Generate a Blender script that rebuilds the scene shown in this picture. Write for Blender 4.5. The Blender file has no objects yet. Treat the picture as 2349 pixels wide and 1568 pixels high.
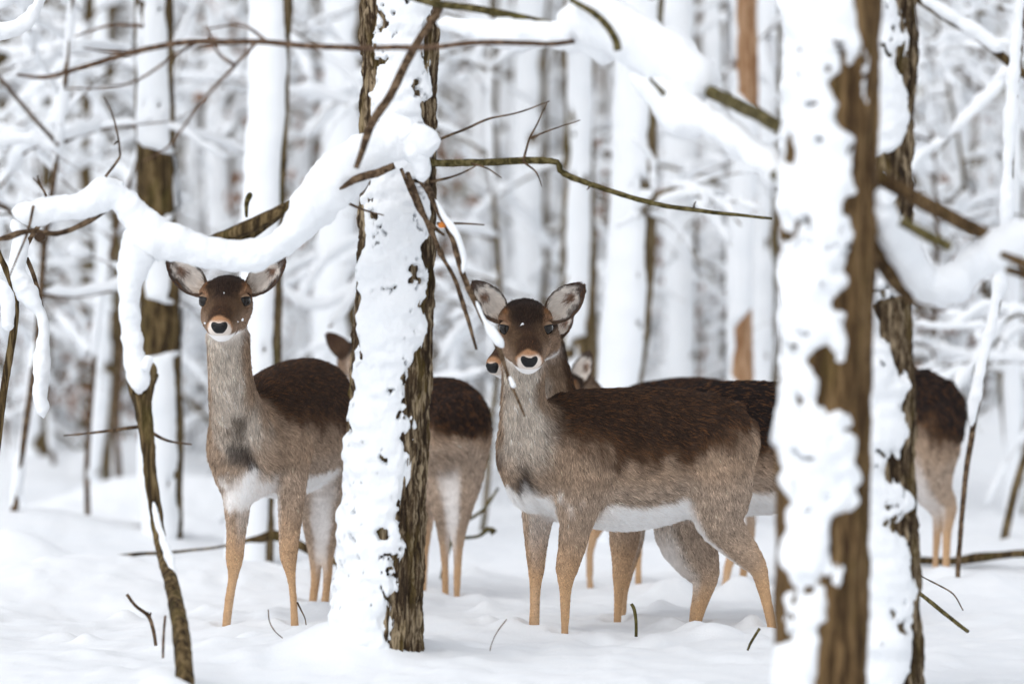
import bpy, math, random
import numpy as np
from mathutils import Vector

random.seed(7)
RNG = np.random.default_rng(7)
scene = bpy.context.scene
COL = scene.collection

# ------------------------------------------------------------------ camera, sky, sun, exposure
CAM_H = 1.04
FPX = 135.0 / 36.0 * 2349.0            # focal length in units of a 2349 px wide frame
HORIZON = 718.0
PITCH = math.atan((784.0 - HORIZON) / FPX)
cd = bpy.data.cameras.new('camera'); cam = bpy.data.objects.new('camera', cd); COL.objects.link(cam)
cam.location = (0, 0, CAM_H); cam.rotation_euler = (math.pi / 2 - PITCH, 0, 0)
cd.lens = 135; cd.sensor_width = 36; cd.clip_start = 0.1; cd.clip_end = 1500
cd.dof.use_dof = True; cd.dof.focus_distance = 12.45; cd.dof.aperture_fstop = 1.7
cd.dof.aperture_blades = 9
scene.camera = cam

SUN_EL, SUN_AZ = math.radians(53), math.radians(215)     # high overcast light, from above and behind the left shoulder
world = bpy.data.worlds.new('World'); scene.world = world; world.use_nodes = True
wn, wl = world.node_tree.nodes, world.node_tree.links
wn.clear()
sky = wn.new('ShaderNodeTexSky'); sky.sky_type = 'NISHITA'; sky.sun_disc = False
sky.sun_elevation = SUN_EL; sky.sun_rotation = SUN_AZ
sky.air_density = 1.0; sky.dust_density = 1.0; sky.ozone_density = 1.0
hsv = wn.new('ShaderNodeHueSaturation'); hsv.inputs['Saturation'].default_value = 0.20
bg = wn.new('ShaderNodeBackground'); bg.inputs['Strength'].default_value = 0.12
wo = wn.new('ShaderNodeOutputWorld')
wl.new(sky.outputs[0], hsv.inputs['Color']); wl.new(hsv.outputs[0], bg.inputs[0]); wl.new(bg.outputs[0], wo.inputs[0])
sd = bpy.data.lights.new('overcast_sun', 'SUN'); sun = bpy.data.objects.new('overcast_sun', sd); COL.objects.link(sun)
sd.energy = 0.5; sd.angle = math.radians(45); sd.color = (1.0, 0.97, 0.93)
sdir = Vector((math.sin(SUN_AZ) * math.cos(SUN_EL), math.cos(SUN_AZ) * math.cos(SUN_EL), math.sin(SUN_EL)))
sun.rotation_euler = sdir.to_track_quat('Z', 'Y').to_euler(); sun.location = (-3, 2, 12)
vs = scene.view_settings
vs.view_transform = 'Standard'; vs.look = 'None'; vs.gamma = 1.0; vs.use_curve_mapping = False
vs.exposure = 0.92
scene.cycles.use_denoising = True
scene.cycles.max_bounces = 8; scene.cycles.diffuse_bounces = 5
scene.render.film_transparent = False

# ------------------------------------------------------------------ helpers
_cp, _sp = math.cos(PITCH), math.sin(PITCH)
def P(u, v, d):
    """a point of the photograph (2349 px wide coordinates) at depth d metres"""
    x = (u - 1174.5) / FPX * d
    y = -(v - 784.0) / FPX * d
    return np.array((x, d * _cp + y * _sp, CAM_H - d * _sp + y * _cp))
def PX(n, d): return n * d / FPX                       # n photo pixels in metres at depth d

def lin(r, g, b):
    f = lambda c: (c / 255 / 12.92) if c / 255 <= 0.04045 else ((c / 255 + 0.055) / 1.055) ** 2.4
    return np.array((f(r), f(g), f(b)))

def _hash(ix, iy, iz, seed):
    h = (ix.astype(np.int64) * 374761393 + iy.astype(np.int64) * 668265263 + iz.astype(np.int64) * 2147483647 + seed * 974634777) & 0xffffffff
    h = ((h ^ (h >> 13)) * 1274126177) & 0xffffffff
    h = ((h ^ (h >> 16)) * 2246822519) & 0xffffffff
    return ((h ^ (h >> 15)) & 0xffffff).astype(np.float64) / 0xffffff
def vnoise(p, seed=0):
    """smooth value noise in -1..1, p is (...,3)"""
    p = np.asarray(p, float); i = np.floor(p); f = p - i; f = f * f * f * (f * (f * 6 - 15) + 10)
    i = i.astype(np.int64); out = 0
    for a in (0, 1):
        for b in (0, 1):
            for c in (0, 1):
                w = (f[..., 0] if a else 1 - f[..., 0]) * (f[..., 1] if b else 1 - f[..., 1]) * (f[..., 2] if c else 1 - f[..., 2])
                out = out + w * _hash(i[..., 0] + a, i[..., 1] + b, i[..., 2] + c, seed)
    return out * 2 - 1
def fbm(p, octv=4, seed=0, gain=0.5):
    p = np.asarray(p, float); s = 0; a = 1; t = 0
    for k in range(octv):
        s = s + a * vnoise(p * 2 ** k + 17.3 * k, seed + k); t += a; a *= gain
    return s / t
def sstep(a, b, x):
    t = np.clip((x - a) / (b - a), 0, 1); return t * t * (3 - 2 * t)

def new_mesh(name, V, F, mat=None, smooth=True):
    me = bpy.data.meshes.new(name)
    V = np.asarray(V, float)
    if isinstance(F, np.ndarray): F = F.tolist()
    me.from_pydata(V.tolist(), [], F)
    if mat: me.materials.append(mat)
    if smooth: me.polygons.foreach_set('use_smooth', np.ones(len(me.polygons), bool))
    me.update()
    return me
def obj(name, me, parent=None):
    o = bpy.data.objects.new(name, me); COL.objects.link(o)
    if parent is not None: o.parent = parent; o.matrix_parent_inverse = parent.matrix_world.inverted()
    return o
def tag(o, label=None, cat=None, group=None, kind=None):
    if label: o['label'] = label
    if cat: o['category'] = cat
    if group: o['group'] = group
    if kind: o['kind'] = kind
    return o
def empty(name, loc):
    o = bpy.data.objects.new(name, None); COL.objects.link(o); o.location = tuple(loc); o.empty_display_size = 0.1
    bpy.context.view_layer.update()
    return o
def copy_tree(o, parent=None):
    c = o.copy(); COL.objects.link(c)
    if parent is not None: c.parent = parent
    for ch in o.children: copy_tree(ch, c)
    return c

def catmull(pts, n):
    """resample control rows (any number of columns) smoothly to n rows"""
    p = np.asarray(pts, float)
    if len(p) == 2: p = np.vstack([p[0], (p[0] + p[1]) / 2, p[1]])
    q = np.vstack([2 * p[0] - p[1], p, 2 * p[-1] - p[-2]])
    seg = np.linalg.norm(np.diff(p[:, :3], axis=0), axis=1); cum = np.r_[0, np.cumsum(seg)] / seg.sum()
    s = np.linspace(0, 1, n); k = np.clip(np.searchsorted(cum, s, 'right') - 1, 0, len(p) - 2)
    t = ((s - cum[k]) / (cum[k + 1] - cum[k]))[:, None]
    a, b, c, d = q[k], q[k + 1], q[k + 2], q[k + 3]
    return 0.5 * (2 * b + (c - a) * t + (2 * a - 5 * b + 4 * c - d) * t ** 2 + (3 * b - a - 3 * c + d) * t ** 3)

def tube(path, ns=8, flat=(1, 1), amp=0.0, freq=20.0, seed=0, up=(0, 0, 1)):
    """swept tube; path rows are x, y, z, r.  flat = (sideways, upwards) stretch of the section"""
    path = np.asarray(path, float); n = len(path)
    c, r = path[:, :3], np.maximum(path[:, 3], 1e-5)
    T = np.gradient(c, axis=0); T /= np.linalg.norm(T, axis=1)[:, None] + 1e-12
    U0 = np.tile(np.asarray(up, float), (n, 1))
    near = np.abs((T * U0).sum(1)) > 0.93
    alt = np.tile(np.array((0, -1.0, 0)), (n, 1)); w = sstep(0.75, 0.95, np.abs((T * U0).sum(1)))[:, None]
    U0 = U0 * (1 - w) + alt * w
    S = np.cross(T, U0); S /= np.linalg.norm(S, axis=1)[:, None] + 1e-12
    B = np.cross(S, T)
    a = np.linspace(0, 2 * np.pi, ns, endpoint=False)
    V = c[:, None] + r[:, None, None] * (flat[0] * np.cos(a)[None, :, None] * S[:, None] + flat[1] * np.sin(a)[None, :, None] * B[:, None])
    if amp:
        N = V - c[:, None]; ln = np.linalg.norm(N, axis=2, keepdims=True)
        V = V + N / ln * (fbm(V * freq, 3, seed)[..., None] * amp * np.minimum(1, ln / (r.max() * 0.4 + 1e-9)))
    V = V.reshape(-1, 3)
    i = np.arange(n - 1)[:, None] * ns; j = np.arange(ns)[None]; j2 = (j + 1) % ns
    F = np.stack([i + j, i + j2, i + ns + j2, i + ns + j], -1).reshape(-1, 4)
    V = np.vstack([V, c[0], c[-1]])
    F = F.tolist()
    for k in range(ns):
        F.append([n * ns, (k + 1) % ns, k]); F.append([n * ns + 1, (n - 1) * ns + k, (n - 1) * ns + (k + 1) % ns])
    return V, F
def merge(parts):
    V, F, o = [], [], 0
    for v, f in parts:
        V.append(v); F += [[k + o for k in q] for q in (f.tolist() if isinstance(f, np.ndarray) else f)]; o += len(v)
    return np.vstack(V), F

# ------------------------------------------------------------------ materials
def mat_base(name):
    m = bpy.data.materials.new(name); m.use_nodes = True
    n, l = m.node_tree.nodes, m.node_tree.links
    return m, n, l, n['Principled BSDF']
def ramp(n, stops):
    r = n.new('ShaderNodeValToRGB'); e = r.color_ramp.elements
    while len(e) < len(stops): e.new(0.5)
    for k, (p, c) in enumerate(stops): e[k].position = p; e[k].color = (*c, 1)
    return r
def texco(n, l, scale):
    t = n.new('ShaderNodeTexCoord'); mp = n.new('ShaderNodeMapping'); mp.inputs['Scale'].default_value = scale
    l.new(t.outputs['Object'], mp.inputs[0]); return mp
def noise(n, l, mp, scale, detail=4, rough=0.55, dist=0.0):
    t = n.new('ShaderNodeTexNoise'); t.inputs['Scale'].default_value = scale; t.inputs['Detail'].default_value = detail
    t.inputs['Roughness'].default_value = rough; t.inputs['Distortion'].default_value = dist
    l.new(mp.outputs[0], t.inputs['Vector']); return t
def bump(n, l, b, src, strength, dist):
    bn = n.new('ShaderNodeBump'); bn.inputs['Strength'].default_value = strength; bn.inputs['Distance'].default_value = dist
    l.new(src, bn.inputs['Height']); l.new(bn.outputs[0], b.inputs['Normal'])

def snow_mat(name, fine=1.0):
    m, n, l, b = mat_base(name)
    mp = texco(n, l, (1, 1, 1))
    t = noise(n, l, mp, 9, 5); r = ramp(n, [(0.3, (0.85, 0.876, 0.905)), (0.7, (0.885, 0.902, 0.922))]); l.new(t.outputs['Fac'], r.inputs[0])
    l.new(r.outputs[0], b.inputs['Base Color'])
    b.inputs['Roughness'].default_value = 0.75; b.inputs['Specular IOR Level'].default_value = 0.15
    t2 = noise(n, l, mp, 130, 6, 0.7); bump(n, l, b, t2.outputs['Fac'], 0.5 * fine, 0.008)
    return m
def bark_mat(name, dark, mid, light, moss=None, moss_amt=0.0, stretch=0.12, scale=60):
    m, n, l, b = mat_base(name)
    mp = texco(n, l, (1, 1, stretch))
    t = noise(n, l, mp, scale, 6, 0.65, 0.4)
    r = ramp(n, [(0.42, dark), (0.51, mid), (0.61, light)]); l.new(t.outputs['Fac'], r.inputs[0])
    out = r.outputs[0]
    if moss is not None:
        mp2 = texco(n, l, (1, 1, 0.35)); t2 = noise(n, l, mp2, 14, 4, 0.6)
        r2 = ramp(n, [(0.54, (0, 0, 0)), (0.66, (moss_amt,) * 3)]); l.new(t2.outputs['Fac'], r2.inputs[0])
        mx = n.new('ShaderNodeMix'); mx.data_type = 'RGBA'
        l.new(r2.outputs[0], mx.inputs[0]); l.new(out, mx.inputs[6]); mx.inputs[7].default_value = (*moss, 1)
        out = mx.outputs[2]
    l.new(out, b.inputs['Base Color']); b.inputs['Roughness'].default_value = 0.9; b.inputs['Specular IOR Level'].default_value = 0.2
    t3 = noise(n, l, mp, scale * 2.2, 5, 0.7); bump(n, l, b, t3.outputs['Fac'], 1.0, 0.012)
    return m
SNOW = snow_mat('snow')
SNOW_TREE = snow_mat('clinging_snow', 0.9)
BARK = bark_mat('furrowed_bark', (0.030, 0.018, 0.010), (0.10, 0.066, 0.036), (0.40, 0.31, 0.20), (0.17, 0.12, 0.02), 0.32)
BARK_WARM = bark_mat('warm_brown_bark', (0.055, 0.030, 0.013), (0.135, 0.080, 0.034), (0.25, 0.16, 0.075), (0.11, 0.08, 0.018), 0.35, 0.08)
BARK_OLIVE = bark_mat('olive_bark', (0.035, 0.022, 0.010), (0.11, 0.072, 0.030), (0.22, 0.155, 0.075), (0.10, 0.085, 0.015), 0.35)
BARK_BACK = bark_mat('background_bark', (0.06, 0.04, 0.018), (0.15, 0.105, 0.05), (0.26, 0.19, 0.105), (0.13, 0.115, 0.035), 0.4)
BARK_PINE = bark_mat('orange_bark', (0.26, 0.13, 0.06), (0.42, 0.24, 0.13), (0.52, 0.34, 0.21))
TWIG = bark_mat('twig_bark', (0.055, 0.033, 0.018), (0.13, 0.082, 0.048), (0.23, 0.155, 0.095), None, 0, 1, 50)
TWIG_OLIVE = bark_mat('olive_twig_bark', (0.05, 0.04, 0.012), (0.12, 0.095, 0.035), (0.2, 0.165, 0.075), (0.12, 0.11, 0.025), 0.35, 1, 50)
TWIG_RED = bark_mat('reddish_twig_bark', (0.08, 0.046, 0.028), (0.16, 0.098, 0.062), (0.25, 0.165, 0.11), None, 0, 1, 50)
def plain_mat(name, c, rough=0.8, spec=0.3):
    m, n, l, b = mat_base(name); mp = texco(n, l, (1, 1, 1)); t = noise(n, l, mp, 40, 4)
    r = ramp(n, [(0.25, tuple(x * 0.7 for x in c)), (0.75, tuple(min(1, x * 1.25) for x in c))]); l.new(t.outputs['Fac'], r.inputs[0])
    l.new(r.outputs[0], b.inputs['Base Color']); b.inputs['Roughness'].default_value = rough; b.inputs['Specular IOR Level'].default_value = spec
    return m
LEAF_ORANGE = plain_mat('orange_dead_leaf', (0.5, 0.17, 0.03))
LEAF_BROWN = plain_mat('brown_dead_leaf', (0.26, 0.13, 0.07))
LEAF_DARK = plain_mat('dark_dead_leaf', (0.05, 0.028, 0.015))
NOSE = plain_mat('wet_nose', (0.008, 0.0075, 0.008), 0.42, 0.3)
EYE = plain_mat('dark_eye', (0.010, 0.007, 0.005), 0.08, 0.35)
LID = plain_mat('eyelid_skin', (0.24, 0.15, 0.09), 0.6, 0.3)
def coat_mat(name, is_fur):
    m, n, l, b = mat_base(name)
    a = n.new('ShaderNodeAttribute'); a.attribute_name = 'coat'
    l.new(a.outputs['Color'], b.inputs['Base Color'])
    b.inputs['Roughness'].default_value = 0.7; b.inputs['Specular IOR Level'].default_value = 0.18 if is_fur else 0.05
    return m
COAT = coat_mat('deer_coat', False); FURM = coat_mat('deer_fur', True)

# ------------------------------------------------------------------ snow ground
BUMPS = []       # x, y, height, radius, aspect
def bump_at(u, v, d, h, r, asp=1.0):
    p = P(u, v, d); BUMPS.append((p[0], p[1], h, r, asp))
def ground_h(x, y):
    x, y = np.asarray(x, float), np.asarray(y, float)
    q = np.stack([x * 0.55, y * 0.38, np.zeros_like(x)], -1)
    z = 0.03 * fbm(q, 3, 11) + 0.022 * fbm(q * 5.0, 3, 12) + 0.011 * fbm(q * 20, 4, 13) + 0.012 * np.maximum(0, fbm(q * 11, 2, 14) - 0.12) * 2.5
    z = z - 0.02
    fade = sstep(17, 26, y); z = z + fade * (0.18 * fbm(q * 0.45, 3, 15) + 0.16 * np.maximum(0, fbm(q * 2.2, 3, 16)))
    for bx, by, h, r, asp in BUMPS:
        e = ((x - bx) / r) ** 2 + ((y - by) / (r * asp)) ** 2
        z = z + h * np.exp(-e * 1.2)
    return z
def foot_mound(u, d, h=0.035, r=0.09): bump_at(u, 1440, d, h, r)

# ------------------------------------------------------------------ implicit surface meshing (deer bodies)
class Prim:
    """elliptic rounded cone from a to b; radii are (lateral, vertical)"""
    def __init__(s, a, b, ra, rb, L=None, k=0.03, cap=None, **kw):
        s.a, s.b = np.asarray(a, float), np.asarray(b, float)
        s.ra = np.array(ra if np.ndim(ra) else (ra, ra), float); s.rb = np.array(rb if np.ndim(rb) else (rb, rb), float)
        ax = s.b - s.a; s.len = np.linalg.norm(ax); s.ax = ax / max(s.len, 1e-9)
        if L is None: L = np.cross(s.ax, (0.31, 0.22, 0.92))
        L = np.asarray(L, float); L = L - s.ax * (L @ s.ax); s.L = L / np.linalg.norm(L); s.Vv = np.cross(s.ax, s.L)
        if s.Vv[2] < 0: s.Vv = -s.Vv
        s.k = k; s.cap = cap; s.kw = kw
    def eval(s, p):
        w = p - s.a; t = np.clip((w @ s.ax) / max(s.len, 1e-9), 0, 1); q = w - t[..., None] * (s.ax * s.len)
        l, v, x = q @ s.L, q @ s.Vv, q @ s.ax
        rl = s.ra[0] + (s.rb[0] - s.ra[0]) * t; rv = s.ra[1] + (s.rb[1] - s.ra[1]) * t
        rc = s.cap if s.cap else np.sqrt(rl * rv)
        kk = np.sqrt((l / rl) ** 2 + (v / rv) ** 2 + (x / rc) ** 2) + 1e-6
        m = np.sqrt(l * l + v * v + x * x)
        d = np.where(kk < 0.05, -np.minimum(rl, rv), m * (1 - 1 / kk))
        return d, t, l / rl, v / rv, q
    def box(s, pad):
        r = max(s.ra.max(), s.rb.max(), s.cap or 0) + pad
        return np.minimum(s.a, s.b) - r, np.maximum(s.a, s.b) + r

def surface_nets(F, org, h):
    nx, ny, nz = F.shape; neg = F < 0
    c = neg[:-1, :-1, :-1].astype(np.uint8)
    cnt = sum(neg[i:nx - 1 + i, j:ny - 1 + j, k:nz - 1 + k].astype(np.uint8) for i in (0, 1) for j in (0, 1) for k in (0, 1))
    act = (cnt > 0) & (cnt < 8); I = np.argwhere(act)
    vid = np.full(act.shape, -1, np.int32); vid[act] = np.arange(len(I))
    corners = np.array([(i, j, k) for i in (0, 1) for j in (0, 1) for k in (0, 1)])
    val = np.stack([F[I[:, 0] + a, I[:, 1] + b, I[:, 2] + cc] for a, b, cc in corners], 1)
    acc = np.zeros((len(I), 3)); num = np.zeros(len(I))
    for e0 in range(8):
        for e1 in range(e0 + 1, 8):
            if np.abs(corners[e0] - corners[e1]).sum() != 1: continue
            v0, v1 = val[:, e0], val[:, e1]; m = (v0 < 0) != (v1 < 0)
            t = np.where(m, v0 / np.where(m, v0 - v1, 1), 0)
            acc += m[:, None] * (corners[e0] + t[:, None] * (corners[e1] - corners[e0])); num += m
    V = org + (I + acc / num[:, None]) * h
    Q = []
    for ax in range(3):
        sl0 = [slice(None)] * 3; sl1 = [slice(None)] * 3; sl0[ax] = slice(None, -1); sl1[ax] = slice(1, None)
        a, b = neg[tuple(sl0)], neg[tuple(sl1)]; E = np.argwhere(a != b)
        o1, o2 = [(1, 2), (2, 0), (0, 1)][ax]
        ok = (E[:, o1] > 0) & (E[:, o2] > 0) & (E[:, o1] < F.shape[o1] - 1) & (E[:, o2] < F.shape[o2] - 1); E = E[ok]
        d1 = np.zeros(3, int); d1[o1] = 1; d2 = np.zeros(3, int); d2[o2] = 1
        g = lambda X: vid[X[:, 0], X[:, 1], X[:, 2]]
        q = np.stack([g(E - d1 - d2), g(E - d2), g(E), g(E - d1)], 1)
        flip = ~a[E[:, 0], E[:, 1], E[:, 2]]; q[flip] = q[flip][:, ::-1]
        Q.append(q)
    return V, np.vstack(Q)
def mesh_prims(prims, h, carve=()):
    lo = np.min([p.box(0.03)[0] for p in prims], 0); hi = np.max([p.box(0.03)[1] for p in prims], 0)
    n = np.ceil((hi - lo) / h).astype(int) + 2
    F = np.full(n, 0.08, np.float32)
    ax = [lo[i] + np.arange(n[i]) * h for i in range(3)]
    for sub, plist in ((False, prims), (True, carve)):
        groups = {}
        for p in plist: groups.setdefault(p.kw.get('grp', id(p)), []).append(p)
        for ps in groups.values():
            p = ps[0]; pad = 0.01 + p.k
            b0 = np.min([x.box(pad)[0] for x in ps], 0); b1 = np.max([x.box(pad)[1] for x in ps], 0); i0 = np.maximum(((b0 - lo) / h).astype(int), 0); i1 = np.minimum(((b1 - lo) / h).astype(int) + 2, n)
            if (i1 <= i0).any(): continue
            G = np.stack(np.meshgrid(*[ax[i][i0[i]:i1[i]] for i in range(3)], indexing='ij'), -1)
            d = np.full(G.shape[:3], 0.08)
            for x in ps:
                c0, c1 = x.box(pad); j0 = np.maximum(((c0 - lo) / h).astype(int) - i0, 0); j1 = np.minimum(((c1 - lo) / h).astype(int) + 2 - i0, i1 - i0)
                if (j1 <= j0).any(): continue
                T = (slice(j0[0], j1[0]), slice(j0[1], j1[1]), slice(j0[2], j1[2])); d[T] = np.minimum(d[T], x.eval(G[T])[0])
            S = (slice(i0[0], i1[0]), slice(i0[1], i1[1]), slice(i0[2], i1[2])); f = F[S]
            if sub: d = -d; hh = np.maximum(p.k - np.abs(d - f), 0) / p.k; F[S] = np.maximum(d, f) + hh * hh * p.k / 4
            else: hh = np.maximum(p.k - np.abs(d - f), 0) / p.k; F[S] = np.minimum(d, f) - hh * hh * p.k / 4
    return surface_nets(F, lo, h)
def smooth_mesh(V, Q, it, lam=0.5):
    E = np.vstack([Q[:, [0, 1]], Q[:, [1, 2]], Q[:, [2, 3]], Q[:, [3, 0]]]); n = len(V)
    for _ in range(it):
        A = np.zeros_like(V); c = np.zeros(n)
        for i in range(3):
            A[:, i] = np.bincount(E[:, 0], V[E[:, 1], i], n) + np.bincount(E[:, 1], V[E[:, 0], i], n)
        c = np.bincount(E[:, 0], minlength=n) + np.bincount(E[:, 1], minlength=n)
        V = V + lam * (A / np.maximum(c, 1)[:, None] - V)
    return V
def vert_normals(V, Q):
    fn = np.cross(V[Q[:, 2]] - V[Q[:, 0]], V[Q[:, 3]] - V[Q[:, 1]]); N = np.zeros_like(V)
    for k in range(4):
        for i in range(3): N[:, i] += np.bincount(Q[:, k], fn[:, i], len(V))
    return N / (np.linalg.norm(N, axis=1)[:, None] + 1e-12)

# ------------------------------------------------------------------ fallow deer
C_DARK, C_BACK2 = lin(58, 44, 36), lin(94, 70, 52)
C_GREY, C_TAN, C_WHITE = lin(175, 152, 131), lin(190, 155, 119), lin(252, 249, 247)
C_PALE = lin(206, 195, 183)
C_FACE, C_FOREHEAD = lin(94, 73, 55), lin(42, 31, 26)
C_ORANGE, C_CHEEK = lin(190, 144, 108), lin(150, 126, 106)
def mixc(a, b, w): return a * (1 - w[..., None]) + b * w[..., None]

def unit(v): v = np.asarray(v, float); return v / np.linalg.norm(v)

class Deer:
    def __init__(s, name, label, base, h=0.007, fur=70000, seed=1, fur_w=0.0007, belly=1.0, dark=None, group='fallow deer herd in the snow'):
        s.prims = []; s.spots = []; s.h = h; s.fur_n = fur; s.seed = seed; s.extra = []; s.fur_w = fur_w
        s.root = empty('fallow_deer', (base[0], base[1], 0)); tag(s.root, label, 'deer', group)
        s.ear_parts = []; s.belly = belly; s.dark = C_DARK if dark is None else dark
    def torso(s, nodes, L, flow, k=0.05, cap=None):
        """nodes: u, v, d, lateral radius m, vertical radius px, saddle threshold"""
        s.bodyL = unit(L); s.flow = unit(flow); g = len(s.prims) + 1000
        R = catmull([np.r_[P(*a[:3]), a[3], PX(a[4], a[2]), a[5]] for a in nodes], (len(nodes) - 1) * 3 + 1)
        for a, b in zip(R[:-1], R[1:]):
            s.prims.append(Prim(a[:3], b[:3], (a[3], a[4]), (b[3], b[4]), L=L, k=k, cap=cap, region='torso', sa=a[5], sb=b[5], grp=g))
    def leg(s, nodes, region, inner, k=0.05):
        """nodes: u, v, d, r_px;  s runs 0 at the top to 1 at the hoof"""
        n = len(nodes); g = len(s.prims) + 1000
        R = catmull([np.r_[P(*a[:3]), PX(a[3] - (3.2 if i / (n - 1) > 0.58 else 0.5 if i / (n - 1) > 0.4 else 0), a[2]), i / (n - 1)] for i, a in enumerate(nodes)], (n - 1) * 3 + 1)
        for a, b in zip(R[:-1], R[1:]):
            s.prims.append(Prim(a[:3], b[:3], a[3], b[3], k=k, region=region, sa=a[4], sb=b[4], inner=unit(inner), grp=g))
    def neck(s, nodes, front, k=0.05):
        g = len(s.prims) + 1000
        R = catmull([np.r_[P(*a[:3]), PX(a[3], a[2])] for a in nodes], (len(nodes) - 1) * 3 + 1)
        for a, b in zip(R[:-1], R[1:]):
            s.prims.append(Prim(a[:3], b[:3], a[3], b[3], k=k, region='neck', front=unit(front), grp=g))
    def head(s, eye_mid, fwd, up, scale=1.2, ears=(), eyes=(1, 1)):
        O = np.asarray(eye_mid, float); f = unit(fwd); r = unit(np.cross(f, up)); u = np.cross(r, f)
        s.hf = (O, r, f, u, scale)
        W = lambda x, y, z: O + scale * (x * r + y * f + z * u)
        def pr(a, b, ra, rb, k=0.022, L=None):
            ra = tuple(np.array(ra if np.ndim(ra) else (ra, ra)) * scale); rb = tuple(np.array(rb if np.ndim(rb) else (rb, rb)) * scale)
            s.prims.append(Prim(W(*a), W(*b), ra, rb, L=r, k=k * scale, region='head'))
        pr((0, -0.062, -0.006), (0, -0.012, 0.004), (0.060, 0.044), (0.058, 0.044))
        pr((0, -0.045, 0.008), (0, 0.0, 0.014), (0.046, 0.024), (0.042, 0.022))            # crown
        for sg in (1, -1):
            pr((sg * 0.043, -0.02, 0.010), (sg * 0.046, 0.008, 0.010), 0.025, 0.0235, 0.018)  # brow
            pr((sg * 0.030, -0.05, -0.040), (sg * 0.030, 0.030, -0.038), (0.036, 0.052), (0.030, 0.044), 0.018)  # cheek
            pr((sg * 0.030, 0.030, -0.038), (sg * 0.018, 0.115, -0.036), (0.030, 0.044), (0.021, 0.026), 0.018)  # jaw
        pr((0, 0.0, 0.004), (0, 0.075, -0.008), (0.044, 0.043), (0.038, 0.038), 0.018)
        pr((0, 0.075, -0.008), (0, 0.142, -0.020), (0.037, 0.037), (0.0345, 0.031), 0.012)
        pr((0, 0.02, -0.068), (0, 0.126, -0.056), (0.030, 0.026), (0.025, 0.019), 0.016)
        for sg in (1, -1): pr((sg * 0.019, 0.128, -0.034), (sg * 0.017, 0.138, -0.031), 0.021, 0.019, 0.012)   # lips
        s.carve = [Prim(W(sg * 0.0600, 0.018, 0.003), W(sg * 0.0610, 0.026, 0.003), 0.018 * scale, 0.018 * scale, k=0.008) for sg in (1, -1)]
        s.carve += [Prim(W(-0.028, 0.160, -0.0480), W(0.028, 0.160, -0.0480), 0.004 * scale, 0.004 * scale, k=0.005)]   # mouth line
        # eyes with an upper and a lower lid
        for sg, on in zip((1, -1), eyes):
            if not on: continue
            c = W(sg * 0.0500, 0.0185, 0.0015); R = 0.0205 * scale
            s.root_part('eye', ball(c, R, 20, 14), EYE)
            out = unit(sg * 0.45 * r + 0.89 * f)
            s.root_part('eyelid', lid(c, R * 1.05, out, u, 0.72, True), LID)
            lv, _ = lid(c, R * 1.07, out, u, 0.72, True); s.root_part('eyelash', tube(np.c_[lv[:18], np.full(18, 0.0016)], 6), NOSE)
            s.root_part('eyelid', lid(c, R * 1.04, out, u, -0.46, False), LID)
        # nose pad
        npr = [Prim(W(-0.0130, 0.162, -0.012), W(0.0130, 0.162, -0.012), (0.0088 * scale,) * 2, (0.0088 * scale,) * 2, k=0.010),
               Prim(W(-0.0095, 0.1665, -0.0185), W(0.0095, 0.1665, -0.0185), (0.0098 * scale,) * 2, (0.0098 * scale,) * 2, k=0.012),
               Prim(W(-0.0050, 0.1655, -0.0275), W(0.0050, 0.1655, -0.0275), (0.0080 * scale,) * 2, (0.0080 * scale,) * 2, k=0.012)]
        nst = [Prim(W(sg * 0.0135, 0.1765, -0.0125), W(sg * 0.0200, 0.1730, -0.0170), 0.0042 * scale, 0.0028 * scale, k=0.004) for sg in (1, -1)]
        v, q = mesh_prims(npr, 0.0016 * scale, nst); v = smooth_mesh(v, q, 2)
        s.root_part('nose', (v, q), NOSE)
        for sg, base, tip, open_dir, L, Wd in ears: s.ear(base, tip, open_dir, L, Wd)
    def root_part(s, name, vf, mat):
        return obj(name, new_mesh(name, vf[0], vf[1], mat), s.root)
    def ear(s, base, tip, open_dir, length=None, width=0.07):
        """cupped leaf-shaped ear: inner and outer skin"""
        base, tip = np.asarray(base, float), np.asarray(tip, float); ax = tip - base; Ln = np.linalg.norm(ax); a = ax / Ln
        o = np.asarray(open_dir, float); o = unit(o - a * (o @ a)); w = np.cross(a, o)
        ns, nt = 26, 17; S = np.linspace(0, 1, ns); T = np.linspace(-1, 1, nt)
        prof = np.interp(S, [0, .1, .25, .42, .58, .72, .84, .93, .975, 1], [.42, .60, .86, 1.0, .97, .83, .62, .42, .27, .06])
        arc = np.radians(np.interp(S, [0, .25, .6, 1], [150, 100, 62, 38]))
        out = []
        for side, off in ((0, 0.0), (1, 0.005)):
            R = prof * width / 2 / np.sin(np.minimum(arc, np.pi / 2))
            ang = T[None] * arc[:, None]
            bend = 0.022 * np.sin(S * np.pi)[:, None] * 0.4
            thick = off * (1 - np.abs(T[None]) ** 4) * (1 - S[:, None] ** 6)
            Rr = R[:, None] + thick
            V = base + S[:, None, None] * ax + (Rr * np.sin(ang))[..., None] * w + ((R[:, None] - Rr * np.cos(ang)) - R[:, None] * (1 - np.cos(arc))[:, None] * 0.55 - bend)[..., None] * o
            i = np.arange(ns - 1)[:, None] * nt; j = np.arange(nt - 1)[None]
            F = np.stack([i + j, i + j + 1, i + nt + j + 1, i + nt + j], -1).reshape(-1, 4)
            V = V.reshape(-1, 3)
            fn = np.cross(V[F[:, 2]] - V[F[:, 0]], V[F[:, 3]] - V[F[:, 1]]).sum(0)
            if (fn @ o > 0) != (side == 0): F = F[:, ::-1]
            ss = np.repeat(S, nt); tt = np.tile(T, ns); n3 = vnoise(V * 90, 5)
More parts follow.
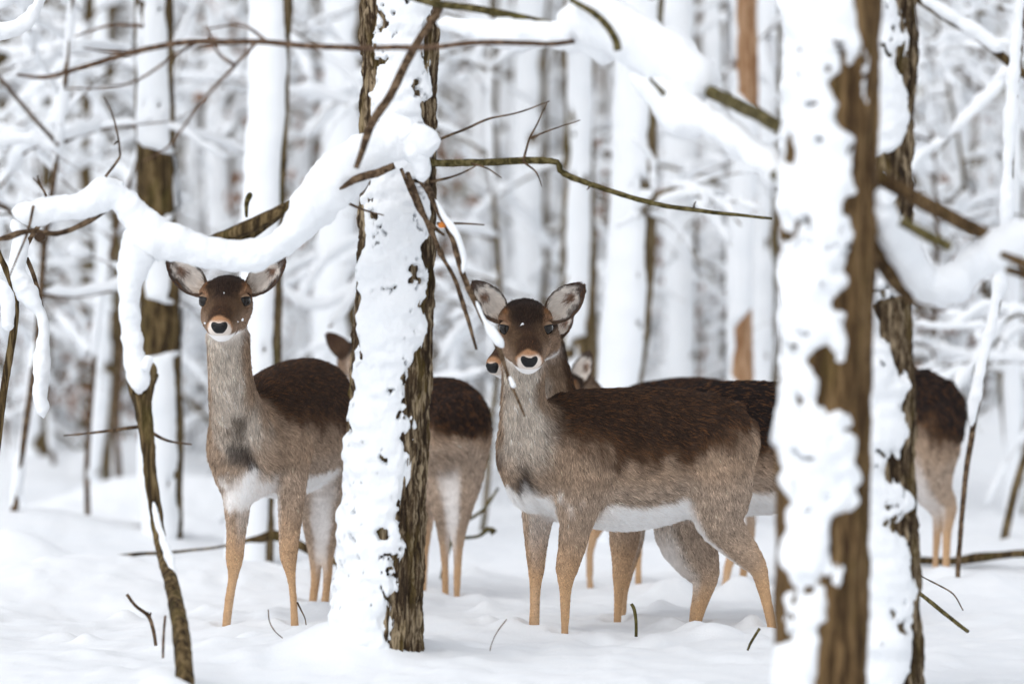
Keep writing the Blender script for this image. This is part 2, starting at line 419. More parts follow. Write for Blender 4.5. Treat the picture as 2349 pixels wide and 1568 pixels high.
            if side == 0:
                c = np.tile(lin(236, 228, 220), (len(V), 1))
                out_s = tt * np.sign(a[0]); core = np.exp(-(((ss - 0.56) / 0.19) ** 2 + ((out_s - 0.02) / 0.42) ** 2)); c = mixc(c, lin(122, 84, 56), sstep(0.35, 0.85, core + 0.3 * n3) * 0.9)
                rim = np.maximum(sstep(0.42, 0.66, out_s + 0.2 * n3), sstep(0.78, 0.95, -out_s + 0.12 * n3)); c = mixc(c, lin(54, 39, 31), rim * 0.95)
                tipw = sstep(0.72, 0.84, ss + 0.08 * n3); c = mixc(c, lin(76, 58, 48), tipw * 0.95)
                low = sstep(0.20, 0.02, ss); c = mixc(c, lin(205, 190, 176), low)
                flow = np.tile(a * 0.9, (len(V), 1)) - np.sign(tt)[:, None] * w * 0.5 * (np.abs(tt) > 0.3)[:, None]
                hl = 0.011 + 0.012 * (ss < 0.5)
            else:
                c = np.tile(lin(84, 66, 54), (len(V), 1)); c = mixc(c, lin(60, 45, 37), sstep(0.5, 0.9, ss)); c = mixc(c, lin(120, 100, 84), sstep(0.25, 0.05, ss) * 0.6)
                flow = np.tile(a, (len(V), 1)); hl = np.full(len(V), 0.008)
            out.append((V, F, c, flow, hl))
        s.ear_parts += out
    def coat(s, V, N):
        n = len(V); Wt, C, FL, HL = np.zeros(n), np.zeros((n, 3)), np.zeros((n, 3)), np.zeros(n)
        ev = [p.eval(V) for p in s.prims]; dmin = np.min([e[0] for e in ev], 0)
        nz = fbm(V * 14, 3, s.seed); nf = fbm(V * np.array((26, 26, 9)), 3, s.seed + 3); nh = fbm(V * 60, 2, s.seed + 5)
        down = np.array((0, 0, -1.0))
        tw, tc = np.zeros(n), np.zeros((n, 3)); tmin = np.min([e[0] for p, e in zip(s.prims, ev) if p.kw['region'] == 'torso'], 0)
        def saddle(l, v, st):
            vv = v / np.maximum(np.sqrt(v * v + l * l), 0.3); e = vv + 0.10 * nz + 0.20 * nf + 0.05 * nh - st
            c = np.tile(C_GREY, (n, 1)); c = mixc(c, lin(180, 161, 144), sstep(-0.2, -0.5, vv))
            c = mixc(c, C_BACK2 * (s.dark.mean() / C_DARK.mean()) ** 0.5, sstep(-0.28, 0.08, e)); return mixc(c, s.dark, sstep(-0.08, 0.36, e)), vv
        for p, (d, t, l, v, q) in zip(s.prims, ev):
            if p.kw['region'] != 'torso': continue
            w = np.exp(-(d - tmin) / 0.012); tw += w; tc += w[:, None] * saddle(l, v, p.kw['sa'] + (p.kw['sb'] - p.kw['sa']) * t)[0]
        tc /= tw[:, None]
        for p, (d, t, l, v, q) in zip(s.prims, ev):
            w = np.exp(-(d - dmin) / 0.012); w[w < 1e-3] = 0
            reg = p.kw['region']; sa, sb = p.kw.get('sa', 0), p.kw.get('sb', 0); st = sa + (sb - sa) * t
            if reg == 'torso':
                c, vv = saddle(l, v, st)
                c = mixc(c, C_WHITE, s.belly * sstep(-0.60, -0.70, vv + 0.05 * nz))
                fl = s.flow * 1.0 + down * 0.55; h = 0.024 + 0.012 * sstep(-0.5, -0.9, vv)
            elif reg == 'neck':
                m = np.linalg.norm(q, axis=1) + 1e-6; a = (q @ p.kw['front']) / m
                c = np.tile(lin(160, 137, 116), (n, 1)); c = mixc(c, C_PALE, sstep(0.22, 0.75, a + 0.35 * nf)); c = mixc(c, C_BACK2, sstep(-0.1, -0.7, a + 0.2 * nf)); c = mixc(c, C_DARK, sstep(-0.5, -0.95, a + 0.2 * nf))
                fl = np.tile(down, (n, 1)) + 0.2 * s.flow; h = np.full(n, 0.026)
            elif reg in ('fleg', 'hleg'):
                m = np.linalg.norm(q, axis=1) + 1e-6; inn = (q @ p.kw['inner']) / m
                lo, hi = (0.20, 0.62) if reg == 'fleg' else (0.42, 0.76)
                c = np.tile(C_GREY, (n, 1)); c = mixc(c, C_TAN, sstep(lo, hi, st + 0.08 * nz)); c = mixc(c, tc, sstep(hi - 0.15, lo - 0.25, st))
                c = mixc(c, C_WHITE * 0.92, sstep(0.28, 0.66, inn + 0.15 * nz) * sstep(hi, lo - 0.05, st) * (0.9 * sstep(0.06, 0.2, st) if reg == 'hleg' else 0.35))
                c = mixc(c, lin(205, 175, 145), sstep(0.3, 0.9, inn) * sstep(hi - .1, hi + .1, st) * 0.6)
                fl = np.tile(unit(p.b - p.a), (n, 1)) + 0.25 * s.flow; h = np.interp(st, [0, .25, .5, 1], [0.022, 0.016, 0.007, 0.0045])
            else:
                O, r, f, u, sc = s.hf; D = (V - O) / sc; x, y, z = D @ r, D @ f, D @ u; ax = np.abs(x); nn = 0.010 * nz + 0.008 * nh
                c = np.tile(C_FACE, (n, 1))
                c = mixc(c, C_CHEEK, sstep(0.002, -0.045, z + nn) * sstep(0.020, 0.042, ax + nn)); c = mixc(c, C_CHEEK, sstep(0.0, -0.05, y) * sstep(0.02, -0.02, z))
                c = mixc(c, lin(62, 45, 35), 0.75 * sstep(0.034, 0.010, ax + nn) * sstep(-0.02, 0.0, z))                                      # dark midline of the face
                c = mixc(c, lin(60, 44, 34), 0.9 * sstep(0.040, 0.020, ax + nn) * sstep(0.030, 0.014, np.abs(y - 0.128)) * sstep(-0.022, -0.002, z))
                fh = sstep(0.060, 0.036, ax + 1.4 * nn - 0.3 * np.maximum(0, -y)) * sstep(0.105, 0.050, y + 1.4 * nn + ax * 0.9) * sstep(0.0, 0.025, z + nn)
                c = mixc(c, C_FOREHEAD, fh * 0.85)
                c = mixc(c, C_FOREHEAD, sstep(-0.016, -0.036, y + nn) * sstep(-0.03, 0.0, z))
                c = mixc(c, lin(170, 114, 68), np.exp(-(((ax - 0.053) / 0.006) ** 2 + ((y + 0.004) / 0.018) ** 2 + ((z - 0.028) / 0.010) ** 2)) * 0.7)  # orange brow
                ed = np.sqrt((ax - 0.056) ** 2 + (y - 0.016) ** 2 + (z - 0.0035) ** 2)
                c = mixc(c, lin(150, 116, 90), sstep(0.034, 0.026, ed) * 0.7); c = mixc(c, lin(44, 30, 24), sstep(0.0215, 0.0185, ed))
                rho = np.sqrt(x * x + (z + 0.020) ** 2) + 0.7 * nn; side = np.clip(-z - 0.008, 0, 0.03)
                tipm = sstep(0.147, 0.157, y + 0.9 * side + 0.6 * nn)
                c = mixc(c, C_ORANGE, tipm * sstep(0.037, 0.028, rho) * 0.75)
                c = mixc(c, lin(235, 224, 214), tipm * sstep(0.033, 0.026, np.sqrt(x * x + (z + 0.028) ** 2) + 0.5 * nn) * sstep(0.002, -0.008, z))
                c = mixc(c, C_WHITE, sstep(-0.070, -0.082, z - 0.18 * np.maximum(0, y - 0.05) + nn))
                c = mixc(c, C_WHITE, sstep(0.112, 0.130, y + nn) * sstep(-0.042, -0.050, z))
                fl = np.tile(-f, (n, 1)) - 0.3 * u * sstep(0.0, -0.03, z)[:, None]; h = np.interp(y, [-0.08, -0.02, 0.04, 0.12, 0.15], [0.018, 0.013, 0.010, 0.007, 0.004])
                h = h + 0.005 * fh
            C += w[:, None] * c; FL += w[:, None] * fl; HL += w * h; Wt += w
        C /= Wt[:, None]; FL /= Wt[:, None]; HL /= Wt
        for pos, rad, col, amt in s.spots:
            e = np.linalg.norm((V - pos) / np.asarray(rad), axis=1) + 0.45 * nz + 0.9 * nf + 0.3 * nh
            C = mixc(C, col, amt * sstep(1.45, 0.3, e))
        return np.clip(C, 0, 1), FL, HL
    def build(s):
        rng = np.random.default_rng(s.seed)
        V, Q = mesh_prims(s.prims, s.h, getattr(s, 'carve', ())); V = smooth_mesh(V, Q, 2)
        N = vert_normals(V, Q); V = V + N * (0.0018 * fbm(V * 16, 3, s.seed))[:, None]
        C, FL, HL = s.coat(V, N)
        VV, QQ, CC, FF, HH, off = [V], [Q], [C], [FL], [HL], len(V)
        for ev, ef, ec, efl, eh in s.ear_parts: VV.append(ev); QQ.append(ef + off); CC.append(ec); FF.append(efl); HH.append(eh); off += len(ev)
        V, Q, C, FL, HL = np.vstack(VV), np.vstack(QQ), np.vstack(CC), np.vstack(FF), np.concatenate(HH)
        me = new_mesh('body', V, Q, COAT)
        at = me.attributes.new('coat', 'FLOAT_COLOR', 'POINT'); at.data.foreach_set('color', np.c_[C, np.ones(len(C))].ravel())
        body = obj('body', me, s.root)
        if not s.fur_n: return
        N = vert_normals(V, Q)
        T = np.vstack([Q[:, [0, 1, 2]], Q[:, [0, 2, 3]]])
        ar = np.linalg.norm(np.cross(V[T[:, 1]] - V[T[:, 0]], V[T[:, 2]] - V[T[:, 0]]), axis=1) / 2
        fc = (V[T].mean(1)); facing = (N[T].mean(1) * (np.array((0, 0, CAM_H)) - fc)).sum(1) / 12.5
        short = np.clip(0.016 / HL[T].mean(1), 0.7, 3.6)
        wgt = ar * short * np.where(fc[:, 2] < -0.03, 0, 1) * np.where(facing > -0.35, 1, 0.25); wgt /= wgt.sum()
        n = s.fur_n; ti = rng.choice(len(T), n, p=wgt); b = rng.dirichlet((1, 1, 1), n); t3 = T[ti]
        ip = lambda A: (A[t3] * (b[..., None] if A.ndim == 2 else b)).sum(1)
        p, nn, fl, hl, cc = ip(V), ip(N), ip(FL), ip(HL), ip(C)
        nn /= np.linalg.norm(nn, axis=1)[:, None] + 1e-9
        clump = np.stack([fbm(p * 38, 2, s.seed + 20 + k) for k in range(3)], 1)
        fl = fl + 0.32 * clump + rng.normal(0, 0.22, (n, 3)); fl = fl - nn * (fl * nn).sum(1)[:, None]; fl /= np.linalg.norm(fl, axis=1)[:, None] + 1e-9
        hl = hl * rng.uniform(0.6, 1.35, n)
        lift = rng.uniform(0.18, 0.5, n)[:, None]
        k = 4; pts = np.zeros((n, k, 3))
        for j in range(k):
            t = j / (k - 1); pts[:, j] = p - nn * 0.001 + hl[:, None] * (fl * (t * 0.95) + nn * lift * (t - 0.45 * t * t))
        lum = cc.mean(1, keepdims=True)
        var = np.exp(rng.normal(0, 1, (n, 1)) * np.where(lum > 0.6, 0.08, 0.30)) * (1 + np.where(lum > 0.6, 0.05, 0.25) * clump[:, :1])
        cc = cc * var
        agouti = rng.random((n, 1))                                  # rusty guard hairs on the dark saddle
        cc = np.where((agouti < 0.13) & (lum < 0.07) & (np.linalg.norm(p - s.hf[0], axis=1)[:, None] > 0.15), cc * 0.4 + lin(140, 94, 56) * 0.6, cc)
        cc = np.where((agouti > 0.93) & (lum > 0.1) & (lum < 0.5), cc * 0.3, cc)
        cc = np.clip(cc, 0.002, 0.95)
        hc = bpy.data.hair_curves.new('fur'); hc.add_curves([k] * n)
        org = np.array(s.root.location)
        hc.points.foreach_set('position', (pts - org).reshape(-1).astype(np.float32))
        ra = hc.attributes.get('radius') or hc.attributes.new('radius', 'FLOAT', 'POINT')
        rr = np.tile(np.array((1, 0.9, 0.65, 0.12)), n) * s.fur_w; ra.data.foreach_set('value', rr.astype(np.float32))
        ca = hc.attributes.new('coat', 'FLOAT_COLOR', 'CURVE'); ca.data.foreach_set('color', np.c_[cc, np.ones(n)].ravel().astype(np.float32))
        hc.materials.append(FURM)
        fo = bpy.data.objects.new('fur', hc); COL.objects.link(fo); fo.parent = s.root; fo['kind'] = 'stuff'

def ball(c, R, nu=16, nv=12):
    a = np.linspace(0, 2 * np.pi, nu, endpoint=False); b = np.linspace(0, np.pi, nv)
    V = np.stack([np.outer(np.sin(b), np.cos(a)), np.outer(np.sin(b), np.sin(a)), np.outer(np.cos(b), np.ones(nu))], -1).reshape(-1, 3) * R + c
    F = [[i * nu + j, (i + 1) * nu + j, (i + 1) * nu + (j + 1) % nu, i * nu + (j + 1) % nu] for i in range(nv - 1) for j in range(nu)]
    return V, F
def lid(c, R, out, up, cut, upper):
    """the part of a shell above (or below) a tilted plane: an eyelid over the ball"""
    out = unit(out); up = unit(np.asarray(up) - out * (np.asarray(up) @ out)); sd = np.cross(out, up)
    na, nb = 18, 7; A = np.linspace(-1.45, 1.45, na); V = []
    for j in range(nb):
        t = j / (nb - 1)
        for a in A:
            edge = math.asin(max(-0.95, min(0.95, cut))) * math.cos(a * 0.85)
            el = edge + t * (1.35 - edge) if upper else edge - t * (1.35 + edge)
            V.append(c + R * (math.cos(el) * (math.cos(a) * out + math.sin(a) * sd) + math.sin(el) * up))
    F = [[j * na + i, j * na + i + 1, (j + 1) * na + i + 1, (j + 1) * na + i] for j in range(nb - 1) for i in range(na - 1)]
    if not upper: F = [f[::-1] for f in F]
    return np.array(V), F
def aim(yaw, pitch):
    """head direction: yaw 0 looks at the camera, positive turns to the picture's right; pitch is downwards, degrees"""
    y, p = math.radians(yaw), math.radians(pitch)
    f = np.array((math.sin(y) * math.cos(p), -math.cos(y) * math.cos(p), -math.sin(p)))
    return f, np.array((0, 0, 1.0))

# ------------------------------------------------------------------ ground sheet
def build_ground():
    xs = np.r_[-400, -200, -100, -60, -40, -28, -20, np.arange(-14, -2.6, 0.25), np.arange(-2.6, 2.61, 0.02), np.arange(2.85, 14.1, 0.25), 20, 28, 40, 60, 100, 200, 400]
    ys = np.r_[-30, -10, -4, np.arange(0, 8.5, 0.3), np.arange(8.6, 10.4, 0.06), np.arange(10.4, 16.0, 0.022), np.arange(16.0, 24, 0.08), np.arange(24, 60, 0.5), np.arange(60, 120, 5), 150, 220, 350, 600]
    X, Y = np.meshgrid(xs, ys); Z = ground_h(X, Y)
    V = np.stack([X, Y, Z], -1).reshape(-1, 3); nx, ny = len(xs), len(ys)
    i = np.arange(ny - 1)[:, None] * nx; j = np.arange(nx - 1)[None]
    F = np.stack([i + j, i + j + 1, i + nx + j + 1, i + nx + j], -1).reshape(-1, 4)
    g = obj('snow_ground', new_mesh('snow_ground', V, F, SNOW)); tag(g, 'deep white snow covering the forest floor', kind='structure')

# ------------------------------------------------------------------ trees
def trunk_axis(rows, zlo, zhi):
    """rows of (u, v, d, r_px) down a trunk -> function z -> x, y, r, extended up and down"""
    A = np.array([np.r_[P(u, v, d), PX(r, d)] for u, v, d, r in rows]); A = A[np.argsort(A[:, 2])]
    lo = A[0] + (A[1] - A[0]) * (zlo - A[0, 2]) / (A[1, 2] - A[0, 2]); hi = A[-1] + (A[-1] - A[-2]) * (zhi - A[-1, 2]) / (A[-1, 2] - A[-2, 2])
    hi[3] = A[-1, 3] * 0.75
    A = np.vstack([lo, A, hi]) if zlo < A[0, 2] else np.vstack([A, hi])
    def f(z): return np.stack([np.interp(z, A[:, 2], A[:, k]) for k in (0, 1, 3)], -1)
    return f
def shell(f, zs, th, rad):
    """grid of points at angle th (0 faces the camera, + to picture right) and height zs; rad(T, Z, r) gives the radius"""
    T, Z = np.meshgrid(th, zs); c = f(Z); R = rad(T, Z, c[..., 2])
    V = np.stack([c[..., 0] + R * np.sin(T), c[..., 1] - R * np.cos(T), Z], -1).reshape(-1, 3); n, m = len(zs), len(th)
    i = np.arange(n - 1)[:, None] * m; j = np.arange(m - 1)[None]
    return V, np.stack([i + j, i + j + 1, i + m + j + 1, i + m + j], -1).reshape(-1, 4)
def bark_h(T, Z, r, seed, amp, freq):
    """interlacing vertical ridges"""
    q = np.stack([np.sin(T) * r * freq, np.cos(T) * r * freq, Z * freq * 0.16], -1)
    q = q + 0.5 * np.stack([vnoise(q * 0.8 + 9, seed + 50)] * 3, -1)
    a = 1 - np.abs(vnoise(q, seed)) * 2; b = 1 - np.abs(vnoise(q * 2.1 + 5, seed + 1)) * 2; c = fbm(np.stack([q[..., 0] * 4, q[..., 1] * 4, q[..., 2] * 9], -1), 2, seed + 2)
    return -amp * np.clip(0.62 * np.maximum(a, -0.2) + 0.35 * b, -1, 1) ** 1 + amp * 0.28 * c
def tree_trunk(root, f, zs, bark, seed, amp=0.008, freq=38, nth=200):
    th = np.linspace(-np.pi, np.pi, nth + 1)
    V, F = shell(f, zs, th, lambda T, Z, r: r + bark_h(T, Z, r, seed, amp, freq))
    return obj('trunk', new_mesh('trunk', V, F, bark), root)
def tree_snow(root, f, zs, left, right, seed, thick=0.016, nth=110, rough=0.36, fs=16.0, lump=0.35, specks=1.0):
    """snow plastered on the windward side: left(z), right(z) are its edge angles in degrees"""
    th = np.linspace(math.radians(-118), math.radians(105), nth)
    def rad(T, Z, r):
        L, R = np.radians(left(Z)), np.radians(right(Z)); half = (R - L) / 2; mid = (R + L) / 2
        q = np.stack([np.sin(T) * r * fs, np.cos(T) * r * fs, Z * fs * 0.85], -1)
        e = (half - np.abs(T - mid)) / 0.75 + rough * fbm(q, 3, seed) + rough * 0.8 * np.minimum(0, fbm(q * 0.55 + 31, 2, seed + 7) + 0.15) * 2.0
        holes = sstep(0.46, 0.60, 0.75 * vnoise(q * np.array((0.9, 0.9, 1.6)) + 3, seed + 11) + 0.3 * vnoise(q * 3.1, seed + 13)) * sstep(1.1, 0.35, e) * 1.2
        q2 = np.stack([q[..., 0] * 0.8 + q[..., 2] * 0.6 + 0.7 * vnoise(q * 2, seed + 21), q[..., 1] * 1.3, q[..., 2] * 1.5 - q[..., 0] * 0.4 + 0.7 * vnoise(q * 2 + 7, seed + 22)], -1)
        spk = 0.65 * vnoise(q2 * 1.3 + 40, seed + 17) + 0.45 * vnoise(q2 * 4.1, seed + 18)
        e = e - holes - specks * 1.3 * sstep(0.56, 0.70, spk) * sstep(2.2, 1.0, e)
        t = np.where(e > 0, np.sqrt(np.clip(e, 0, 1) * (2 - np.clip(e, 0, 1))), e * 2)
        lum = np.maximum(0.2, 1 + lump * (0.9 * vnoise(q * np.array((0.55, 0.55, 1.0)), seed + 3) + 0.55 * vnoise(q * np.array((1.3, 1.3, 2.2)), seed + 5) + 0.25 * fbm(q * 3.3, 3, seed + 6) + 0.4 * vnoise(q * 0.3, seed + 4)))
        return r + np.where(e > 0, thick * t * lum, thick * t) + 0.001
    V, F = shell(f, zs, th, rad)
    Rk = np.asarray(f(V[:, 2])); dist = np.hypot(V[:, 0] - Rk[:, 0], V[:, 1] - Rk[:, 1]) - Rk[:, 2]
    keep = (dist[F] > -0.012).any(1); F = F[keep]
    lab = np.arange(len(V))                                   # split into islands: each patch of snow is its own part
    while True:
        m = lab[F].min(1); new = lab.copy()
        for k in range(4): np.minimum.at(new, F[:, k], m)
        new = new[new]
        if (new == lab).all(): break
        lab = new
    ids, cnt = np.unique(lab[F[:, 0]], return_counts=True)
    for k, c in sorted(zip(ids, cnt), key=lambda x: -x[1]):
        if c < 10 and len(ids) > 1: continue
        G = F[lab[F[:, 0]] == k]; used = np.unique(G); mp = np.full(len(V), -1); mp[used] = np.arange(len(used))
        obj('snow', new_mesh('snow', V[used], mp[G], SNOW_TREE), root)
def lin_z(rows, d):
    """edge angle rows (v, degrees) -> function of z"""
    zz = np.array([P(0, v, d)[2] for v, a in rows]); aa = np.array([a for v, a in rows]); o = np.argsort(zz)
    return lambda z: np.interp(z, zz[o], aa[o])
def deg(x): return (lambda z: np.full_like(z, x, dtype=float))
def branch(root, rows, bark, name='branch', ns=9, n=None, amp=0.0015, seed=0):
    """rows of u, v, d, r_px"""
    A = np.array([np.r_[P(u, v, d), PX(r, d)] for u, v, d, r in rows]); A = catmull(A, n or max(12, len(rows) * 7))
    A[:, :3] += 0.003 * np.stack([vnoise(A[:, :3] * 9, 100 + k) for k in range(3)], -1)
    return obj(name, new_mesh(name, *tube(A, ns, amp=amp, freq=45, seed=seed), bark), root)
def snow_load(root, rows, n=60, ns=22, flat=(0.8, 1.0), amp=0.012, seed=0, freq=12, name='snow'):
    """a pillow of snow along a branch: rows of u, v, d, r_px (centre line of the pillow)"""
    A = np.array([np.r_[P(u, v, d), PX(r, d)] for u, v, d, r in rows]); A = catmull(A, n); A[:, 3] = np.maximum(A[:, 3], 0.001)
    t = np.minimum(np.linspace(0, 1, n), np.linspace(1, 0, n)) * n / 3.0
    A[:, 3] *= np.sqrt(np.clip(t, 0, 1))
    A[:, 3] *= 1 + 0.16 * vnoise(A[:, :3] * 9, seed + 40) + 0.07 * vnoise(A[:, :3] * 26, seed + 41)
    V, F = tube(catmull(A, n * 2), int(ns * 1.4), flat, amp * 1.3, freq, seed)
    c = np.repeat(catmull(A, n * 2)[:, :3], int(ns * 1.4), 0); N = V[:len(c)] - c; N /= np.linalg.norm(N, axis=1)[:, None] + 1e-9
    cr = fbm(V[:len(c)] * 34, 3, seed + 9); r0 = A[:, 3].max()
    V[:len(c)] += N * (cr * min(0.006, r0 * 0.14) - 0.05 * r0 * np.clip(-N[:, 2], 0, 1))[:, None]
    return obj(name, new_mesh(name, V, F, SNOW_TREE), root)
def twig_set(root, twigs, bark, d, r, name='twig'):
    """thin side shoots: each a list of (u, v)"""
    for k, pts in enumerate(twigs):
        n = len(pts); branch(root, [(u, v, d, r * (1 - 0.6 * i / (n - 1))) for i, (u, v) in enumerate(pts)], bark, name, 6, None, 0.0006, k)

ZHI = 7.0
def main_trunk():
    d = 11.75
    root = empty('tree', (P(868, 1500, d)[0], P(868, 1500, d)[1], 0))
    tag(root, 'thick tree in focus between the two facing does, front plastered with snow', 'tree')
    f = trunk_axis([(920, 0, d, 91), (914, 350, d, 88), (908, 650, d, 91), (893, 950, d, 94), (876, 1250, d, 97), (866, 1480, d, 106)], -0.2, ZHI)
    zs = np.r_[np.arange(-0.2, 2.3, 0.006), np.arange(2.3, ZHI, 0.08)]
    tree_trunk(root, f, zs, BARK, 5, 0.015, 46, 300)
    left = lin_z([(0, -36), (120, -34), (250, -42), (420, -50), (600, -60), (900, -68), (1250, -80), (1500, -100)], d)
    right = lin_z([(0, 50), (200, 44), (420, 50), (600, 46), (760, 46), (880, 22), (1000, 32), (1150, 20), (1250, 26), (1400, 10), (1480, 20), (1560, 40)], d)
    tree_snow(root, f, zs[zs < 2.6], left, right, 15, 0.022, 170, 0.50, 22, 0.62)
    # branch to the right, with its side shoots
    b = branch(root, [(985, 374, 11.7, 9), (1100, 373, 11.65, 8.5), (1265, 369, 11.6, 8), (1290, 396, 11.6, 7.5), (1360, 425, 11.6, 6.5), (1480, 461, 11.6, 6), (1600, 484, 11.6, 5), (1772, 500, 11.6, 3.2)], TWIG_OLIVE, n=70)
    twig_set(b, [[(1080, 375), (1120, 388), (1150, 408)], [(1200, 371), (1230, 395), (1244, 428)], [(1200, 370), (1215, 320), (1240, 270), (1255, 235)], [(1218, 318), (1255, 300), (1330, 275)],
                 [(1590, 482), (1592, 470), (1596, 462)], [(1355, 424), (1352, 432), (1347, 436)]], TWIG, 11.6, 3)
    twig_set(root, [[(990, 330), (1060, 300), (1120, 274), (1190, 258), (1262, 230)], [(985, 418), (1030, 408), (1065, 396), (1095, 380)], [(1002, 512), (1060, 512), (1112, 515)]], TWIG, 11.55, 4)
    # hanging spray with snow, in front of the nearer doe's cheek
    b = branch(root, [(962, 410, 11.65, 7), (990, 450, 11.5, 9), (1035, 540, 11.4, 7), (1065, 640, 11.4, 7), (1100, 715, 11.4, 7), (1140, 790, 11.4, 5.5), (1165, 860, 11.4, 4.5), (1195, 930, 11.4, 3.2), (1205, 955, 11.4, 2)], TWIG, n=60)
    snow_load(b, [(998, 455, 11.38, 5), (1020, 498, 11.38, 9), (1048, 540, 11.36, 10), (1064, 590, 11.36, 9), (1062, 628, 11.36, 6)], 30, 14, amp=0.003, seed=3)
    snow_load(b, [(1092, 690, 11.36, 5), (1112, 735, 11.36, 8), (1135, 770, 11.36, 12), (1155, 798, 11.36, 9)], 24, 14, amp=0.003, seed=4)
    snow_load(b, [(1168, 862, 11.36, 6), (1180, 890, 11.36, 9)], 14, 12, amp=0.002, seed=5)
    branch(root, [(935, 398, 11.55, 6), (955, 450, 11.5, 7), (990, 530, 11.45, 6), (1015, 590, 11.45, 5), (1042, 640, 11.45, 5), (1068, 720, 11.45, 5), (1092, 800, 11.45, 3.5)], TWIG, 'twig', 8, 40)
    branch(root, [(920, 388, 11.55, 4), (955, 470, 11.5, 5), (985, 510, 11.45, 4.5), (1020, 540, 11.45, 3)], TWIG, 'twig', 8, 24)
    lf = leaf((1013, 508, 11.38), 0.020, 0.014, (0.2, -0.5, -0.9), LEAF_ORANGE); lf.parent = b; lf.matrix_parent_inverse = b.matrix_world.inverted()
    # short stub and dry shoots across the front
    branch(root, [(700, 440, 11.4, 0), (700, 440, 11.4, 0)], TWIG, 'twig') if False else None
    twig_set(root, [[(790, 462), (840, 482), (882, 494)]], TWIG_RED, 11.45, 4)
    return root
def leaf(at, L, W, down, mat):
    c = P(*at); a = unit(down); s = unit(np.cross(a, (0.2, -1, 0.1))); n = np.cross(a, s); V = []; F = []
    for i in range(7):
        t = i / 6; w = W * math.sin(math.pi * (0.06 + 0.9 * t)) ** 0.8
        for j in range(-2, 3): V.append(c + a * L * t + s * w * j / 2 * 0.9 + n * (0.25 * W * (j / 2) ** 2 + 0.2 * L * math.sin(2.6 * t)))
    for i in range(6):
        for j in range(4): F.append([i * 5 + j, i * 5 + j + 1, (i + 1) * 5 + j + 1, (i + 1) * 5 + j])
    return obj('leaf', new_mesh('leaf', V, F, mat))
def near_tree():
    d = 9.2
    root = empty('tree', (P(1880, 1800, d)[0], P(1880, 1800, d)[1], 0))
    tag(root, 'nearest blurred trunk right of centre, cutting in front of the does', 'tree')
    f = trunk_axis([(1912, 0, d, 112), (1905, 400, d, 110), (1893, 900, d, 108), (1882, 1500, d, 110)], -0.2, ZHI)
    zs = np.r_[np.arange(-0.2, 2.1, 0.007), np.arange(2.1, ZHI, 0.08)]
    tree_trunk(root, f, zs, BARK_WARM, 25, 0.010, 34, 220)
    left = lin_z([(0, -85), (300, -78), (700, -82), (1000, -62), (1300, -55), (1560, -70)], d); right = lin_z([(0, 14), (150, 26), (350, 16), (520, 20), (700, 14), (900, 14), (1050, 26), (1200, 10), (1300, 24), (1400, 10), (1560, 22)], d)
    tree_snow(root, f, zs[zs < 2.4], left, right, 33, 0.026, 140, 1.0, 12.5, 0.55)
    # overhanging branch to the left with a heavy load
    b = branch(root, [(1800, 296, 9.35, 17), (1700, 245, 9.7, 16), (1620, 205, 10.0, 15), (1480, 130, 10.3, 13), (1400, 95, 10.5, 11), (1320, 74, 10.6, 10), (1150, 32, 10.7, 9), (975, 4, 10.8, 8), (860, -40, 10.9, 6)], TWIG_OLIVE, n=80)
    snow_load(b, [(1290, 62, 10.5, 38), (1350, 50, 10.4, 55), (1420, 70, 10.3, 70), (1490, 112, 10.2, 74), (1560, 160, 10.1, 70), (1620, 195, 9.95, 46)], 70, 26, amp=0.012, seed=8)
    snow_load(b, [(1000, 52, 10.65, 12), (1070, 62, 10.6, 22), (1150, 78, 10.55, 30), (1240, 80, 10.5, 34), (1330, 88, 10.45, 42), (1420, 120, 10.4, 38)], 60, 22, amp=0.010, seed=9)
    branch(b, [(1310, 0, 10.35, 6), (1370, 35, 10.2, 8), (1410, 85, 10.1, 9), (1418, 115, 10.1, 9)], TWIG_OLIVE, 'branch', 9, 30)
    b2 = branch(root, [(1800, 420, 9.3, 13), (1720, 360, 9.7, 11), (1640, 295, 10.0, 10), (1570, 245, 10.2, 8), (1490, 185, 10.3, 6)], TWIG_OLIVE, n=40)
    snow_load(b2, [(1440, 170, 10.2, 16), (1500, 215, 10.1, 34), (1560, 258, 10.0, 48), (1630, 285, 9.9, 42), (1700, 330, 9.7, 40), (1790, 395, 9.4, 42)], 60, 22, amp=0.012, seed=10)
    branch(b2, [(1490, 178, 10.0, 4), (1530, 222, 10.0, 7), (1545, 240, 10.0, 5)], TWIG_OLIVE, 'twig', 7, 16)
    # long thin twig crossing the whole left half
    b3 = branch(root, [(1330, 92, 10.45, 6), (1250, 100, 10.3, 6), (1150, 97, 10.2, 6.5), (1000, 106, 10.2, 6.5), (830, 112, 10.2, 7), (700, 104, 10.2, 7), (600, 98, 10.2, 6.5), (480, 95, 10.2, 7), (400, 102, 10.2, 7), (300, 122, 10.2, 7), (190, 152, 10.2, 6), (110, 176, 10.2, 5), (40, 170, 10.2, 3)], TWIG_RED, n=110)
    twig_set(b3, [[(590, 97), (540, 150), (470, 225), (390, 330), (330, 370)], [(300, 122), (250, 118), (190, 110)], [(480, 95), (430, 110), (300, 190), (150, 205)], [(620, 99), (560, 60), (470, 70)], [(540, 150), (500, 120), (470, 60)], [(330, 60), (250, 60), (170, 85)]], TWIG_RED, 10.1, 5)
    # diagonal dead stick
    b4 = branch(root, [(1010, 10, 10.8, 11), (985, 55, 10.8, 9), (935, 140, 10.8, 10), (890, 225, 10.8, 10), (852, 285, 10.8, 10), (830, 345, 10.8, 8), (815, 385, 10.8, 6)], TWIG, 'branch', 9, 50)
